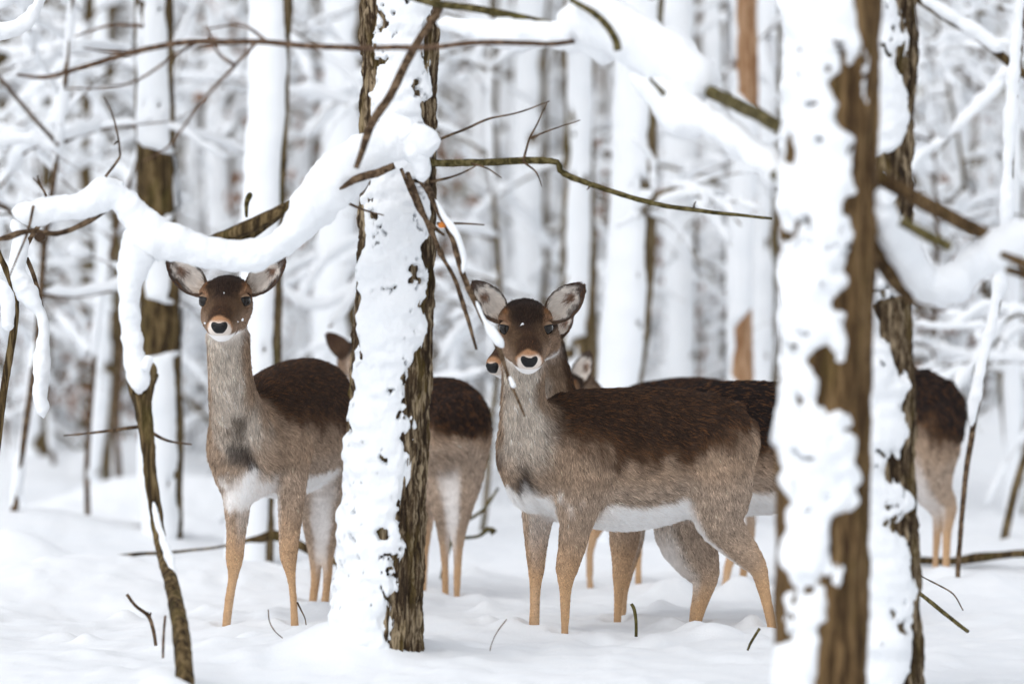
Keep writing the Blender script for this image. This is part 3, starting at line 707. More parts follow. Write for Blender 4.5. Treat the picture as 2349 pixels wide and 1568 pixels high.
    # branches to the right
    b5 = branch(root, [(1985, 385, 9.25, 20), (2060, 430, 9.3, 19), (2150, 480, 9.4, 18), (2250, 532, 9.5, 16), (2380, 590, 9.7, 14), (2480, 640, 9.8, 12)], BARK_WARM, n=40)
    b6 = branch(root, [(1990, 440, 9.2, 20), (2010, 560, 9.3, 20), (2060, 650, 9.4, 18), (2130, 690, 9.5, 17), (2220, 640, 9.6, 16), (2320, 590, 9.6, 16), (2420, 600, 9.6, 15)], BARK_WARM, n=50)
    snow_load(b6, [(2018, 430, 9.15, 20), (2030, 500, 9.2, 40), (2070, 580, 9.3, 46), (2125, 645, 9.4, 52), (2185, 650, 9.4, 52), (2240, 600, 9.5, 46), (2310, 560, 9.5, 48), (2400, 540, 9.5, 48)], 80, 26, amp=0.010, seed=12)
    branch(b6, [(2062, 508, 9.1, 12), (2120, 540, 9.1, 13), (2180, 570, 9.1, 12)], TWIG_OLIVE, 'branch', 9, 20)
    branch(b6, [(2300, 585, 9.3, 8), (2360, 610, 9.2, 14)], BARK_WARM, 'branch', 9, 14)
    branch(b6, [(2310, 620, 9.3, 8), (2400, 640, 9.2, 14)], BARK_WARM, 'branch', 9, 14)
    return root
def side_tree():
    d = 10.7
    root = empty('tree', (P(2042, 1600, d)[0], P(2042, 1600, d)[1], 0))
    tag(root, 'rough-barked trunk right behind the nearest blurred trunk, half snow half bark', 'tree')
    f = trunk_axis([(2040, 0, d, 66), (2030, 400, d, 66), (2022, 700, d, 72), (2022, 1000, d, 78), (2030, 1300, d, 80), (2036, 1560, d, 84)], -0.2, ZHI)
    zs = np.r_[np.arange(-0.2, 2.3, 0.007), np.arange(2.3, ZHI, 0.08)]
    tree_trunk(root, f, zs, BARK, 45, 0.014, 42, 240)
    right = lin_z([(0, 15), (90, 48), (150, 30), (220, 42), (330, 28), (370, -40), (420, 0), (560, 26), (650, 48), (700, -10), (760, 14), (820, 34), (1000, 30), (1080, 8), (1150, 44), (1200, 6), (1290, 44), (1400, 36), (1560, 34)], d)
    tree_snow(root, f, zs[zs < 2.6], deg(-100), right, 53, 0.022, 140, 0.7, 18, 0.6)
    return root
def bent_sapling():
    d = 11.3
    root = empty('sapling', (P(425, 1560, d)[0], P(425, 1560, d)[1], 0))
    tag(root, 'thin forked sapling at the left, bent into an arch by thick snow', 'sapling')
    st = branch(root, [(434, 1720, 10.65, 24), (424, 1560, 10.75, 22), (414, 1440, 10.9, 20), (392, 1340, 11.1, 17), (368, 1240, 11.3, 15), (350, 1130, 11.3, 15), (340, 1040, 11.3, 16), (330, 950, 11.3, 20), (326, 905, 11.3, 22)], BARK_OLIVE, 'trunk', 16, 110, 0.003, 2)
    branch(root, [(332, 930, 11.3, 16), (345, 885, 11.3, 11), (352, 850, 11.28, 8), (348, 835, 11.28, 5)], BARK_OLIVE, 'branch', 12, 24)
    branch(root, [(352, 880, 11.3, 6), (360, 862, 11.3, 4), (362, 858, 11.3, 2)], BARK_OLIVE, 'branch', 8, 8)
    branch(root, [(322, 930, 11.3, 14), (302, 880, 11.35, 10), (290, 780, 11.4, 9), (292, 660, 11.4, 9), (318, 560, 11.4, 9), (380, 560, 11.4, 10), (470, 585, 11.4, 12), (560, 545, 11.4, 14), (680, 465, 11.45, 13), (780, 415, 11.5, 12), (850, 400, 11.5, 10), (905, 380, 11.5, 7)], BARK_OLIVE, 'branch', 12, 120)
    b = branch(root, [(318, 560, 11.4, 9), (290, 495, 11.4, 8), (262, 472, 11.4, 8), (200, 510, 11.4, 7), (130, 535, 11.4, 6), (60, 530, 11.4, 6), (-40, 560, 11.4, 5)], TWIG, 'branch', 10, 60)
    branch(b, [(470, 552, 11.35, 6), (540, 533, 11.32, 15), (610, 500, 11.32, 16), (690, 455, 11.32, 10)], BARK_OLIVE, 'branch', 12, 30, 0.003, 4)
    branch(b, [(565, 500, 11.4, 3), (566, 465, 11.4, 6), (572, 448, 11.4, 7), (570, 442, 11.4, 4)], TWIG_OLIVE, 'branch', 8, 12)
    branch(b, [(780, 434, 11.28, 3), (820, 410, 11.28, 9), (870, 395, 11.28, 9), (905, 378, 11.28, 6)], TWIG, 'branch', 10, 20, 0.003)
    # snow: the column, the arch, the shoulder on the left
    snow_load(root, [(318, 905, 11.27, 12), (318, 870, 11.27, 24), (305, 810, 11.3, 30), (298, 720, 11.3, 29), (300, 640, 11.3, 34), (328, 565, 11.3, 46), (385, 552, 11.3, 50), (460, 576, 11.3, 42), (540, 590, 11.3, 35), (610, 580, 11.3, 36), (668, 540, 11.32, 44), (712, 480, 11.34, 50), (765, 420, 11.36, 54), (830, 362, 11.38, 52), (900, 328, 11.4, 46), (960, 330, 11.4, 44), (990, 360, 11.4, 30)], 210, 30, (0.9, 1.0), 0.008, 21, 9)
    snow_load(root, [(870, 300, 11.38, 12), (905, 290, 11.4, 26), (930, 320, 11.4, 44), (960, 370, 11.4, 32), (972, 420, 11.4, 16)], 40, 22, (0.8, 1), 0.008, 23)
    snow_load(root, [(25, 485, 11.3, 20), (70, 488, 11.3, 30), (130, 480, 11.3, 33), (190, 470, 11.3, 32), (240, 450, 11.3, 36), (278, 458, 11.3, 34), (310, 495, 11.3, 38), (355, 530, 11.3, 44), (420, 565, 11.3, 36)], 90, 26, (0.85, 1.0), 0.010, 27, 10)
    snow_load(root, [(225, 440, 11.3, 12), (255, 428, 11.3, 22), (285, 436, 11.3, 16)], 24, 18, (0.85, 1.0), 0.005, 28)
    snow_load(root, [(330, 850, 11.24, 14), (340, 828, 11.24, 14), (348, 818, 11.24, 8)], 20, 14, amp=0.004, seed=29)
    # snow on the upper-left face of the leaning stem
    snow_load(root, [(352, 1150, 11.22, 5), (362, 1200, 11.2, 7), (378, 1250, 11.18, 9), (392, 1290, 11.16, 10), (404, 1325, 11.14, 7)], 50, 14, (0.9, 0.9), 0.006, 30, 30)
    twig_set(root, [[(243, 407), (270, 370), (276, 355), (270, 310), (258, 265), (238, 224)], [(105, 452), (95, 430), (75, 408)], [(95, 430), (88, 415), (86, 402)], [(75, 470), (60, 540), (40, 590), (20, 640)], [(270, 325), (262, 332)], [(60, 530), (20, 548), (-10, 552)]], TWIG, 11.25, 3.6)
    twig_set(root, [[(315, 980), (240, 990), (145, 1000)], [(335, 985), (380, 1008), (440, 1018)]], TWIG, 11.4, 5)
    lf = leaf((92, 530, 11.3), 0.032, 0.02, (0.1, -0.3, -0.9), LEAF_DARK); lf.parent = root; lf.matrix_parent_inverse = root.matrix_world.inverted()
    return root

# ------------------------------------------------------------------ background wood
def rand_dir(rng, el0, el1):
    a = rng.uniform(0, 2 * np.pi); e = math.radians(rng.uniform(el0, el1)); return np.array((math.cos(a) * math.cos(e), math.sin(a) * math.cos(e), math.sin(e)))
def limb(rng, p0, d, length, r0, droop, n=9, wig=0.10):
    pts = [np.r_[p0, r0]]; p = np.array(p0, float); d = unit(d); st = length / (n - 1)
    for i in range(1, n):
        d = unit(d + rng.normal(0, wig, 3) + np.array((0, 0, -droop / n))); p = p + d * st
        pts.append(np.r_[p, r0 * (1 - 0.75 * i / (n - 1))])
    return np.array(pts)
def load(rng, limbp, lo, hi):
    """snow pillows along a limb, with gaps"""
    out = []; n = len(limbp); i = 0
    while i < n - 2:
        k = min(n, i + int(rng.integers(4, 9))); seg = limbp[i:k].copy()
        if rng.random() < 0.84 and len(seg) > 2:
            seg = catmull(seg, len(seg) * 2); r = rng.uniform(lo, hi) * (1 + 0.3 * rng.normal(0, 1, len(seg))).clip(0.5, 1.6)
            env = np.sqrt(np.clip(np.minimum(np.arange(len(seg)), np.arange(len(seg))[::-1]) / 2.0 + 0.05, 0, 1))
            seg[:, 2] += seg[:, 3] * 0.6 + r * 0.6; seg[:, 3] = r * env
            out.append(tube(seg, 6, (0.85, 1.0)))
        i = k if rng.random() < 0.9 else k + 1
    return out
def twiggy(rng, limbs, order, wood, snow, ns, lo, hi, leaves=None):
    for L in limbs:
        wood.append(tube(L, ns)); snow += load(rng, L, lo, hi)
        if leaves is not None and order <= 1:
            for _ in range(10):
                q = L[rng.integers(2, len(L)), :3] + rng.normal(0, 0.06, 3); leaves.append(q)
        if order > 0:
            ln = np.linalg.norm(L[-1, :3] - L[0, :3]); subs = []
            for _ in range(int(rng.integers(4, 8))):
                i = int(rng.integers(1, len(L) - 1)); t = unit(L[min(i + 1, len(L) - 1), :3] - L[i - 1, :3])
                subs.append(limb(rng, L[i, :3], t * 0.7 + rand_dir(rng, -30, 50), ln * rng.uniform(0.25, 0.5), max(L[i, 3] * 0.6, 0.0025), 0.7, 8, 0.16))
            twiggy(rng, subs, order - 1, wood, snow, 4, lo * 0.75, hi * 0.75, leaves)
def leaf_mesh(rng, pts, size):
    V, F = [], []
    for p in pts:
        a, b = rand_dir(rng, -90, 90), rand_dir(rng, -90, 90); b = unit(np.cross(a, b)); s = size * rng.uniform(0.6, 1.3); k = len(V)
        n = np.cross(a, b)
        V += [p, p + a * s * .5 + b * s * .32 + n * s * .1, p + a * s, p + a * s * .5 - b * s * .32 + n * s * .1]; F.append([k, k + 1, k + 2, k + 3])
    return np.array(V), F
def make_sapling(seed, height, nst, kind):
    rng = np.random.default_rng(seed); wood, snow, lv = [], [], ([] if kind == 'leafy' else None)
    limbs = []
    for i in range(nst):
        limbs.append(limb(rng, (rng.normal(0, .08), rng.normal(0, .08), -0.1), rand_dir(rng, 52, 84), height * rng.uniform(0.6, 1.1), rng.uniform(.010, .022), rng.uniform(0.3, 1.6), 14, 0.09))
    twiggy(rng, limbs, 2, wood, snow, 6, 0.016, 0.036, lv)
    root = empty('snowy_sapling', (0, 0, 0))
    obj('stems', new_mesh('stems', *merge(wood), [TWIG, TWIG_OLIVE, BARK_BACK][seed % 3]), root)['kind'] = 'stuff'
    obj('snow', new_mesh('snow', *merge(snow), SNOW_TREE), root)['kind'] = 'stuff'
    if lv: obj('leaves', new_mesh('leaves', *leaf_mesh(rng, lv, 0.07), LEAF_BROWN, False), root)['kind'] = 'stuff'
    return root
def wood_tree(label, rows, bark=None, left=-80, right=45, seed=0, limbs=4, thick=0.02, height=7.5, rough=0.4, group=None, low=1.2, snowy=True):
    d = rows[0][2]; root = empty('tree', (P(*rows[-1][:3])[0], P(*rows[-1][:3])[1], 0)); tag(root, label, 'tree', group)
    f0 = trunk_axis(rows, -0.3, height); wob = lambda z, k: vnoise(np.stack([z * 0.9, z * 0 + seed * 3.7, z * 0 + k], -1), 5)
    f = lambda z: f0(z) + np.stack([0.030 * wob(z, 1), 0.02 * wob(z, 2), f0(z)[..., 2] * 0.12 * wob(z * 2.2, 3)], -1)
    rng = np.random.default_rng(900 + seed)
    zs = np.r_[np.arange(-0.3, 3.6, 0.022), np.arange(3.6, height, 0.3)]
    tree_trunk(root, f, zs, bark or BARK_BACK, seed, 0.010, 26, 56)
    if snowy: tree_snow(root, f, zs[zs < 5], left if callable(left) else (lambda z: left + 14 * wob(z * 2.5, 8)), right if callable(right) else (lambda z: right + 22 * wob(z * 2.2, 9)), seed + 60, thick, 56, rough, 9, 0.3, 0.0)
    if limbs:
        wood, snow, L = [], [], []
        for i in range(limbs):
            z = rng.uniform(low, 5.0); c = f(np.array([z]))[0]
            L.append(limb(rng, (c[0], c[1], z), rand_dir(rng, -10, 45), rng.uniform(0.8, 2.0), rng.uniform(.010, .02), 0.8, 11, 0.10))
        twiggy(rng, L, 1, wood, snow, 6, 0.016, 0.034)
        obj('branches', new_mesh('branches', *merge(wood), bark or BARK_BACK), root)['kind'] = 'stuff'
        obj('branch_snow', new_mesh('branch_snow', *merge(snow), SNOW_TREE), root)['kind'] = 'stuff'
    return root
def background():
    G = 'snowy trees standing behind the herd'
    d = 16.8
    lf = lin_z([(0, -45), (330, -55), (360, 80), (480, 80), (520, -60), (660, -40), (690, -30), (700, 85), (800, 85), (820, -60), (1100, -70)], d)
    rt = lin_z([(0, 38), (340, 50), (360, 84), (480, 84), (520, 40), (660, 30), (690, 20), (700, 86), (800, 86), (820, 40), (1100, 46)], d)
    wood_tree('olive-brown trunk with bare bark patches behind the left doe\'s ear', [(358, 0, d, 44), (360, 500, d, 46), (370, 900, d, 46), (376, 1150, d, 46)], BARK_OLIVE, lf, rt, 101, 0, 0.022, group=G)
    wood_tree('slender pale trunk with a thin brown right edge, above the left doe\'s head', [(514, 0, 25, 32), (512, 600, 25, 34), (512, 950, 25, 36)], None, -95, 36, 102, 3, 0.02, group=G)
    wood_tree('wide white trunk with a ragged dark right edge, just right of the left doe\'s head', [(622, 0, 16.2, 44), (612, 450, 16.2, 46), (600, 900, 16.2, 48), (592, 1180, 16.2, 52)], None, -115, 44, 103, 0, 0.02, rough=0.35, group=G)
    wood_tree('broad soft white trunk close left of the main snowy tree', [(792, 0, 22, 46), (784, 500, 22, 47), (778, 980, 22, 50)], None, -110, 52, 104, 2, 0.02, group=G)
    wood_tree('pale trunk with a brown right edge above the nose-showing doe', [(1225, 0, 24, 36), (1226, 500, 24, 38), (1222, 980, 24, 40)], None, -100, 34, 105, 2, group=G)
    wood_tree('white trunk with dark lines down both edges above the whole-flank doe\'s ear', [(1334, 0, 19.5, 38), (1328, 500, 19.5, 40), (1322, 1000, 19.5, 42)], None, -50, 40, 106, 1, 0.018, rough=0.35, group=G)
    wood_tree('white trunk leaning left towards its foot, dark broken right edge', [(1478, 0, 18, 44), (1462, 350, 18, 45), (1425, 800, 18, 48), (1405, 1040, 18, 50)], None, -112, 40, 107, 2, rough=0.4, group=G)
    wood_tree('evenly white straight trunk over the whole-flank doe\'s rump', [(1562, 0, 22, 34), (1566, 500, 22, 35), (1570, 960, 22, 37)], None, -105, 48, 108, 2, group=G)
    wood_tree('orange-brown bare trunk left of the nearest blurred trunk', [(1704, 0, 19.3, 27), (1706, 300, 19.3, 26), (1712, 800, 19.3, 28), (1714, 1000, 19.3, 30)], BARK_PINE, lin_z([(0, -100), (230, -100), (280, -110), (700, -100), (760, -95), (860, -95), (900, -100)], 19.3), lin_z([(0, -62), (215, -60), (270, 60), (700, 62), (750, -55), (860, -50), (910, 50)], 19.3), 109, 0, group=G, low=2.2)
    wood_tree('pale trunk half hidden at the left edge of the nearest trunk', [(1770, 0, 21, 26), (1768, 500, 21, 28), (1766, 980, 21, 30)], None, -100, 36, 110, 3, group=G)
    wood_tree('thin white trunk near the right picture edge', [(2330, 0, 20, 20), (2322, 500, 20, 21), (2318, 980, 20, 22)], None, -100, 38, 111, 4, group=G)
    wood_tree('dim trunk with a bare dark band right of the rough-barked trunk', [(2196, 0, 24, 22), (2192, 420, 24, 24), (2188, 960, 24, 26)], None, lin_z([(0, -80), (390, -80), (410, 80), (480, 80), (500, -80), (900, -80)], 24), lin_z([(0, 50), (390, 50), (410, 85), (480, 85), (500, 50), (900, 50)], 24), 112, 3, group=G)
    wood_tree('narrow white trunk with a brown edge between the orange-brown trunk and the straight white one', [(1644, 0, 24, 22), (1640, 500, 24, 23), (1642, 970, 24, 25)], None, -105, 36, 113, 1, group=G, low=2.4)
    wood_tree('narrow snowy trunk between the olive-brown trunk and the slender pale one', [(446, 0, 28, 20), (450, 500, 28, 21), (446, 930, 28, 23)], None, -95, 30, 114, 2, group=G, low=2.4)
    wood_tree('snowy trunk with a brown edge between the wide white trunk and the broad soft one', [(706, 0, 27, 24), (700, 500, 27, 25), (702, 940, 27, 27)], None, -100, 26, 115, 1, group=G, low=2.4)
    wood_tree('white trunk with a dark right edge just right of the main snowy tree', [(1118, 0, 26, 26), (1112, 500, 26, 27), (1110, 950, 26, 29)], None, -105, 34, 116, 1, group=G, low=2.4)
    wood_tree('brown half-snowed trunk standing left of the olive-brown trunk', [(250, 0, 22, 26), (244, 500, 22, 27), (238, 980, 22, 30)], None, -70, 8, 117, 2, group=G, low=2.0)
    wood_tree('dark-edged trunk near the left picture edge', [(92, 0, 23.5, 26), (96, 500, 23.5, 27), (90, 960, 23.5, 30)], None, -85, 14, 118, 2, group=G, low=2.0)
    # slim leaning sapling by the far-right doe
    root = empty('sapling', (P(2200, 1300, 14.4)[0], P(2200, 1300, 14.4)[1], 0)); tag(root, 'slim leaning sapling lined with snow beside the far-right doe', 'sapling')
    branch(root, [(2196, 1340, 14.4, 6), (2206, 1180, 14.4, 6), (2222, 1040, 14.4, 7), (2246, 900, 14.4, 7), (2275, 760, 14.4, 7), (2300, 640, 14.4, 7), (2316, 480, 14.4, 7), (2322, 300, 14.4, 7), (2340, 100, 14.4, 6), (2370, -200, 14.4, 5)], TWIG, 'trunk', 9, 120)
    snow_load(root, [(2228, 980, 14.37, 5), (2240, 890, 14.35, 14), (2262, 790, 14.35, 15), (2285, 690, 14.35, 14), (2300, 590, 14.35, 15), (2308, 480, 14.35, 14), (2314, 330, 14.35, 14), (2330, 110, 14.35, 13), (2345, -40, 14.35, 12)], 150, 14, (1, 1), 0.008, 61, 14)
    # slanting snowy pole upper right, hanging snowy vine at far left
    root = empty('fallen_pole', P(2500, 260, 15.5)); tag(root, 'slanting snow-capped pole in the upper right background', 'branch')
    branch(root, [(2100, -5, 15.5, 9), (2250, 90, 15.5, 10), (2349, 170, 15.5, 11), (2480, 260, 15.5, 12), (2700, 420, 15.5, 13), (3100, 800, 15.5, 14), (3500, 1300, 15.5, 15)], BARK_OLIVE, 'pole', 10, 60)
    snow_load(root, [(2110, -8, 15.45, 10), (2180, 35, 15.45, 16), (2250, 80, 15.45, 17), (2300, 118, 15.45, 14)], 40, 14, amp=0.006, seed=63)
    root = empty('sapling', (P(20, 1100, 12.6)[0], P(20, 1100, 12.6)[1], 0)); tag(root, 'dark thin sapling at the left picture edge, hung with drooping snow', 'sapling')
    branch(root, [(-40, 1400, 12.6, 9), (-10, 1050, 12.6, 9), (10, 880, 12.6, 9), (30, 760, 12.6, 9), (35, 680, 12.6, 8), (15, 620, 12.6, 7), (-10, 560, 12.6, 6), (-40, 430, 12.6, 5)], BARK_OLIVE, 'trunk', 10, 70)
    branch(root, [(32, 720, 12.6, 6), (40, 600, 12.6, 6), (60, 560, 12.6, 6), (100, 500, 12.6, 4)], TWIG, 'branch', 8, 24)
    branch(root, [(60, 590, 12.6, 5), (80, 640, 12.6, 5), (96, 700, 12.6, 4), (100, 760, 12.6, 4), (95, 820, 12.6, 2)], TWIG, 'branch', 8, 24)
    snow_load(root, [(30, 500, 12.5, 14), (45, 560, 12.5, 18), (35, 620, 12.5, 20), (55, 660, 12.5, 26), (75, 690, 12.5, 22), (95, 730, 12.5, 17), (98, 790, 12.5, 18), (92, 860, 12.5, 26), (95, 920, 12.5, 24), (100, 960, 12.5, 12)], 80, 18, amp=0.010, seed=66)
    snow_load(root, [(0, 640, 12.5, 18), (15, 690, 12.5, 20), (20, 760, 12.5, 14)], 30, 16, amp=0.008, seed=67)
    root = empty('fallen_branch', P(-60, 90, 13)); tag(root, 'snow-laden branch curving through the top left corner', 'branch')
    branch(root, [(-400, 700, 13, 14), (-200, 200, 13, 13), (-80, 70, 13, 12), (10, 62, 13, 10), (60, 40, 13, 8), (95, -20, 13, 7), (140, -160, 13, 5)], BARK_OLIVE, 'stem', 10, 60)
    snow_load(root, [(-60, 75, 12.9, 24), (10, 72, 12.9, 22), (50, 55, 12.9, 18), (80, 20, 12.9, 15), (105, -30, 12.9, 12)], 50, 18, amp=0.008, seed=68)
    for k, rows in enumerate([[(645, 655, 17.5, 8), (690, 690, 17.5, 16), (740, 694, 17.5, 16), (790, 670, 17.5, 14), (815, 640, 17.5, 10)], [(755, 745, 16.5, 8), (790, 705, 16.5, 15), (815, 655, 16.5, 12), (840, 600, 16.5, 10)]]):
        root = empty('bowed_twig', P(rows[-1][0], 1180, rows[0][2])); tag(root, ['drooping snowy twig curving low left of the main snowy tree', 'rising snowy twig touching the left edge of the main snowy tree'][k], 'branch')
        branch(root, [(u, v + r * 0.7, dd, 3) for u, v, dd, r in rows] + [(900, 900, rows[0][2], 5), (910, 1250, rows[0][2], 6)], TWIG, 'stem', 7, 40); snow_load(root, rows, 40, 14, amp=0.006, seed=70 + k)

    # thicket saplings, copied
    rng = np.random.default_rng(77)
    protos = [make_sapling(s, h, n, kd) for s, h, n, kd in ((1, 2.6, 3, ''), (2, 3.4, 3, ''), (3, 1.7, 4, ''), (4, 3.0, 2, 'leafy'), (5, 2.2, 4, ''), (6, 4.0, 2, 'leafy'))]
    first = {}
    zones = [(130, 'at the left picture edge'), (330, 'left of the olive-brown trunk'), (560, 'behind the left doe\'s head'), (830, 'left of the main snowy tree'), (1190, 'just right of the main snowy tree'), (1400, 'above the whole-flank doe\'s head'), (1610, 'above the whole-flank doe\'s back'), (1790, 'beside the orange-brown trunk'), (2110, 'behind the two right-hand trunks'), (2250, 'above the far-right doe'), (9999, 'at the right picture edge')]
    def zone(u): return next(t for x, t in zones if u < x)
    def depth(d): return 'nearer' if d < 26 else 'middle' if d < 36 else 'farthest'
    names = ['tangled snow-laden sapling in the blurred thicket behind the herd', 'snow-laden sapling with rusty dead leaves in the blurred thicket']
    spots = []
    for k in range(66):
        dd = 22.5 + 25 * ((k + rng.random()) / 66) ** 1.1; u = rng.uniform(-160, 2510)
        spots.append((u, dd, int(rng.choice([0, 1, 2, 4, 0, 1, 4]))))
    spots += [(110, 24, 3), (150, 30, 5), (700, 30, 5), (690, 27, 3), (1120, 30, 5), (1150, 34, 3), (1650, 30, 5), (1690, 25, 3), (2230, 28, 5), (2300, 24, 3), (1790, 33, 5), (60, 33, 3), (2130, 33, 3), (470, 34, 5)]
    for u, dd, pi in spots:
        leafy = pi in (3, 5); p = P(u, 1000, dd)
        o = copy_tree(protos[pi]) if pi in first else protos[pi]; first[pi] = 1
        o.location = (p[0], p[1], float(ground_h(p[0], p[1])) - 0.05); o.rotation_euler = (0, 0, rng.uniform(0, 6.28)); s = rng.uniform(0.75, 1.3); o.scale = (s, s, s)
        tag(o, ('rusty-leaved ' if leafy else 'tangled ') + 'snow-laden sapling ' + zone(u) + ', ' + depth(dd) + ' row', 'sapling', ('rusty-leaved saplings ' if leafy else 'tangled saplings ') + zone(u) + ', ' + depth(dd) + ' row')
    # taller arching saplings whose snowy twigs lattice the gaps between the trunks
    def make_lattice(seed):
        rng = np.random.default_rng(seed); wood, snow = [], []
        stem = limb(rng, (0, 0, -0.1), rand_dir(rng, 74, 86), rng.uniform(3.4, 4.6), rng.uniform(.014, .022), 0.35, 20, 0.05); wood.append(tube(stem, 6)); snow += load(rng, stem, 0.014, 0.024)
        L = []
        for k in range(11):
            i = int(rng.integers(5, 18)); L.append(limb(rng, stem[i, :3], rand_dir(rng, 5, 50), rng.uniform(0.8, 1.9), 0.009, 1.5, 13, 0.11))
        twiggy(rng, L, 1, wood, snow, 5, 0.016, 0.036)
        root = empty('snowy_sapling', (0, 0, 0))
        obj('stems', new_mesh('stems', *merge(wood), [TWIG, BARK_BACK][seed % 2]), root)['kind'] = 'stuff'
        obj('snow', new_mesh('snow', *merge(snow), SNOW_TREE), root)['kind'] = 'stuff'
        return root
    lp = [make_lattice(300 + k) for k in range(5)]; rng = np.random.default_rng(81)
    us = [20, 2290, 200, 1095, 2180, 60, 2330, 270, 1050, 130, 2240, 2110, -30, 1140]
    for k, u in enumerate(us):
        dd = 16.6 + 9 * (k + rng.random()) / len(us); p = P(u, 1000, dd)
        o = lp[k] if k < 5 else copy_tree(lp[k % 5])
        o.location = (p[0], p[1], float(ground_h(p[0], p[1])) - 0.05); o.rotation_euler = (0, 0, rng.uniform(0, 6.28)); s = rng.uniform(0.8, 1.15); o.scale = (s, s, s)
        near = 'nearest' if dd < 19.6 else 'second' if dd < 22.6 else 'third'
        tag(o, 'tall arching snow-laden sapling ' + zone(u) + ', ' + near + ' behind the herd', 'sapling', 'tall arching saplings ' + zone(u))
    # farther trunks
    tp = []
    for k in range(4):
        t = wood_tree('blurred snowy trunk far back in the wood', [(1174, 0, 30, [34, 26, 42, 20][k]), (1174 + [10, -15, 5, 22][k], 500, 30, [34, 26, 42, 20][k]), (1174, 900, 30, [38, 28, 46, 22][k])], None, [-105, -60, -110, -50][k], [34, 5, 46, 0][k], 120 + k, 7, 0.024, 8, group='far trunks in the wood', low=1.5)
        for ch in t.children: ch.matrix_parent_inverse.identity(); ch.data.transform(__import__('mathutils').Matrix.Translation(-t.location))
        tp.append(t)
    rng = np.random.default_rng(79)
    for k in range(58):
        dd = 25 + 27 * ((k + rng.random()) / 58); u = rng.uniform(-120, 2470); p = P(u, 900, dd); i = k % 4
        o = tp[i] if k < 4 else copy_tree(tp[i])
        tag(o, ['stout', 'slim', 'very stout', 'thinnest'][i] + ' blurred snowy trunk far back ' + zone(u) + (', nearer row' if dd < 38 else ', farther row'), 'tree', ['stout', 'slim', 'very stout', 'thinnest'][i] + ' far trunks ' + zone(u))
        o.location = (p[0], p[1], float(ground_h(p[0], p[1]))); o.rotation_euler = (0, 0, rng.normal(0, 0.35)); s = rng.uniform(0.8, 1.25); o.scale = (s, s, s)
    # the wood beyond reads as one mass
    rng = np.random.default_rng(80); wood, snow = [], []
    for k in range(230):
        dd = 52 + 70 * rng.random() ** 1.2; x = rng.uniform(-0.17, 0.17) * dd; r = rng.uniform(.06, .2); h = 10
        z = np.linspace(-0.5, h, 8); A = np.stack([x + 0.15 * rng.normal() * z / 6, np.full(8, dd), z, r * (1 - 0.5 * z / h)], 1); wood.append(tube(A, 6))
        B = A.copy(); B[:, 1] -= r * 0.5; B[:, 0] -= r * 0.3; B[:, 3] *= 0.85; snow.append(tube(catmull(B, 14), 6, amp=0.05, freq=3, seed=k))
        for _ in range(13):
            L = limb(rng, (x, dd, rng.uniform(0.3, 9)), rand_dir(rng, -25, 45), rng.uniform(1.2, 3.5), 0.025, 0.8, 8, 0.14); wood.append(tube(L, 4)); snow += load(rng, L, 0.05, 0.10)
    (v1, f1), (v2, f2) = merge(wood), merge(snow)
    me = new_mesh('distant_wood', np.vstack([v1, v2]), f1 + [[a + len(v1) for a in q] for q in f2], BARK_BACK); me.materials.append(SNOW_TREE)
    me.polygons.foreach_set('material_index', np.r_[np.zeros(len(f1), int), np.ones(len(f2), int)].astype(np.int32))
    tag(obj('distant_wood', me), 'far snowy wood closing the background', 'woodland', kind='stuff')

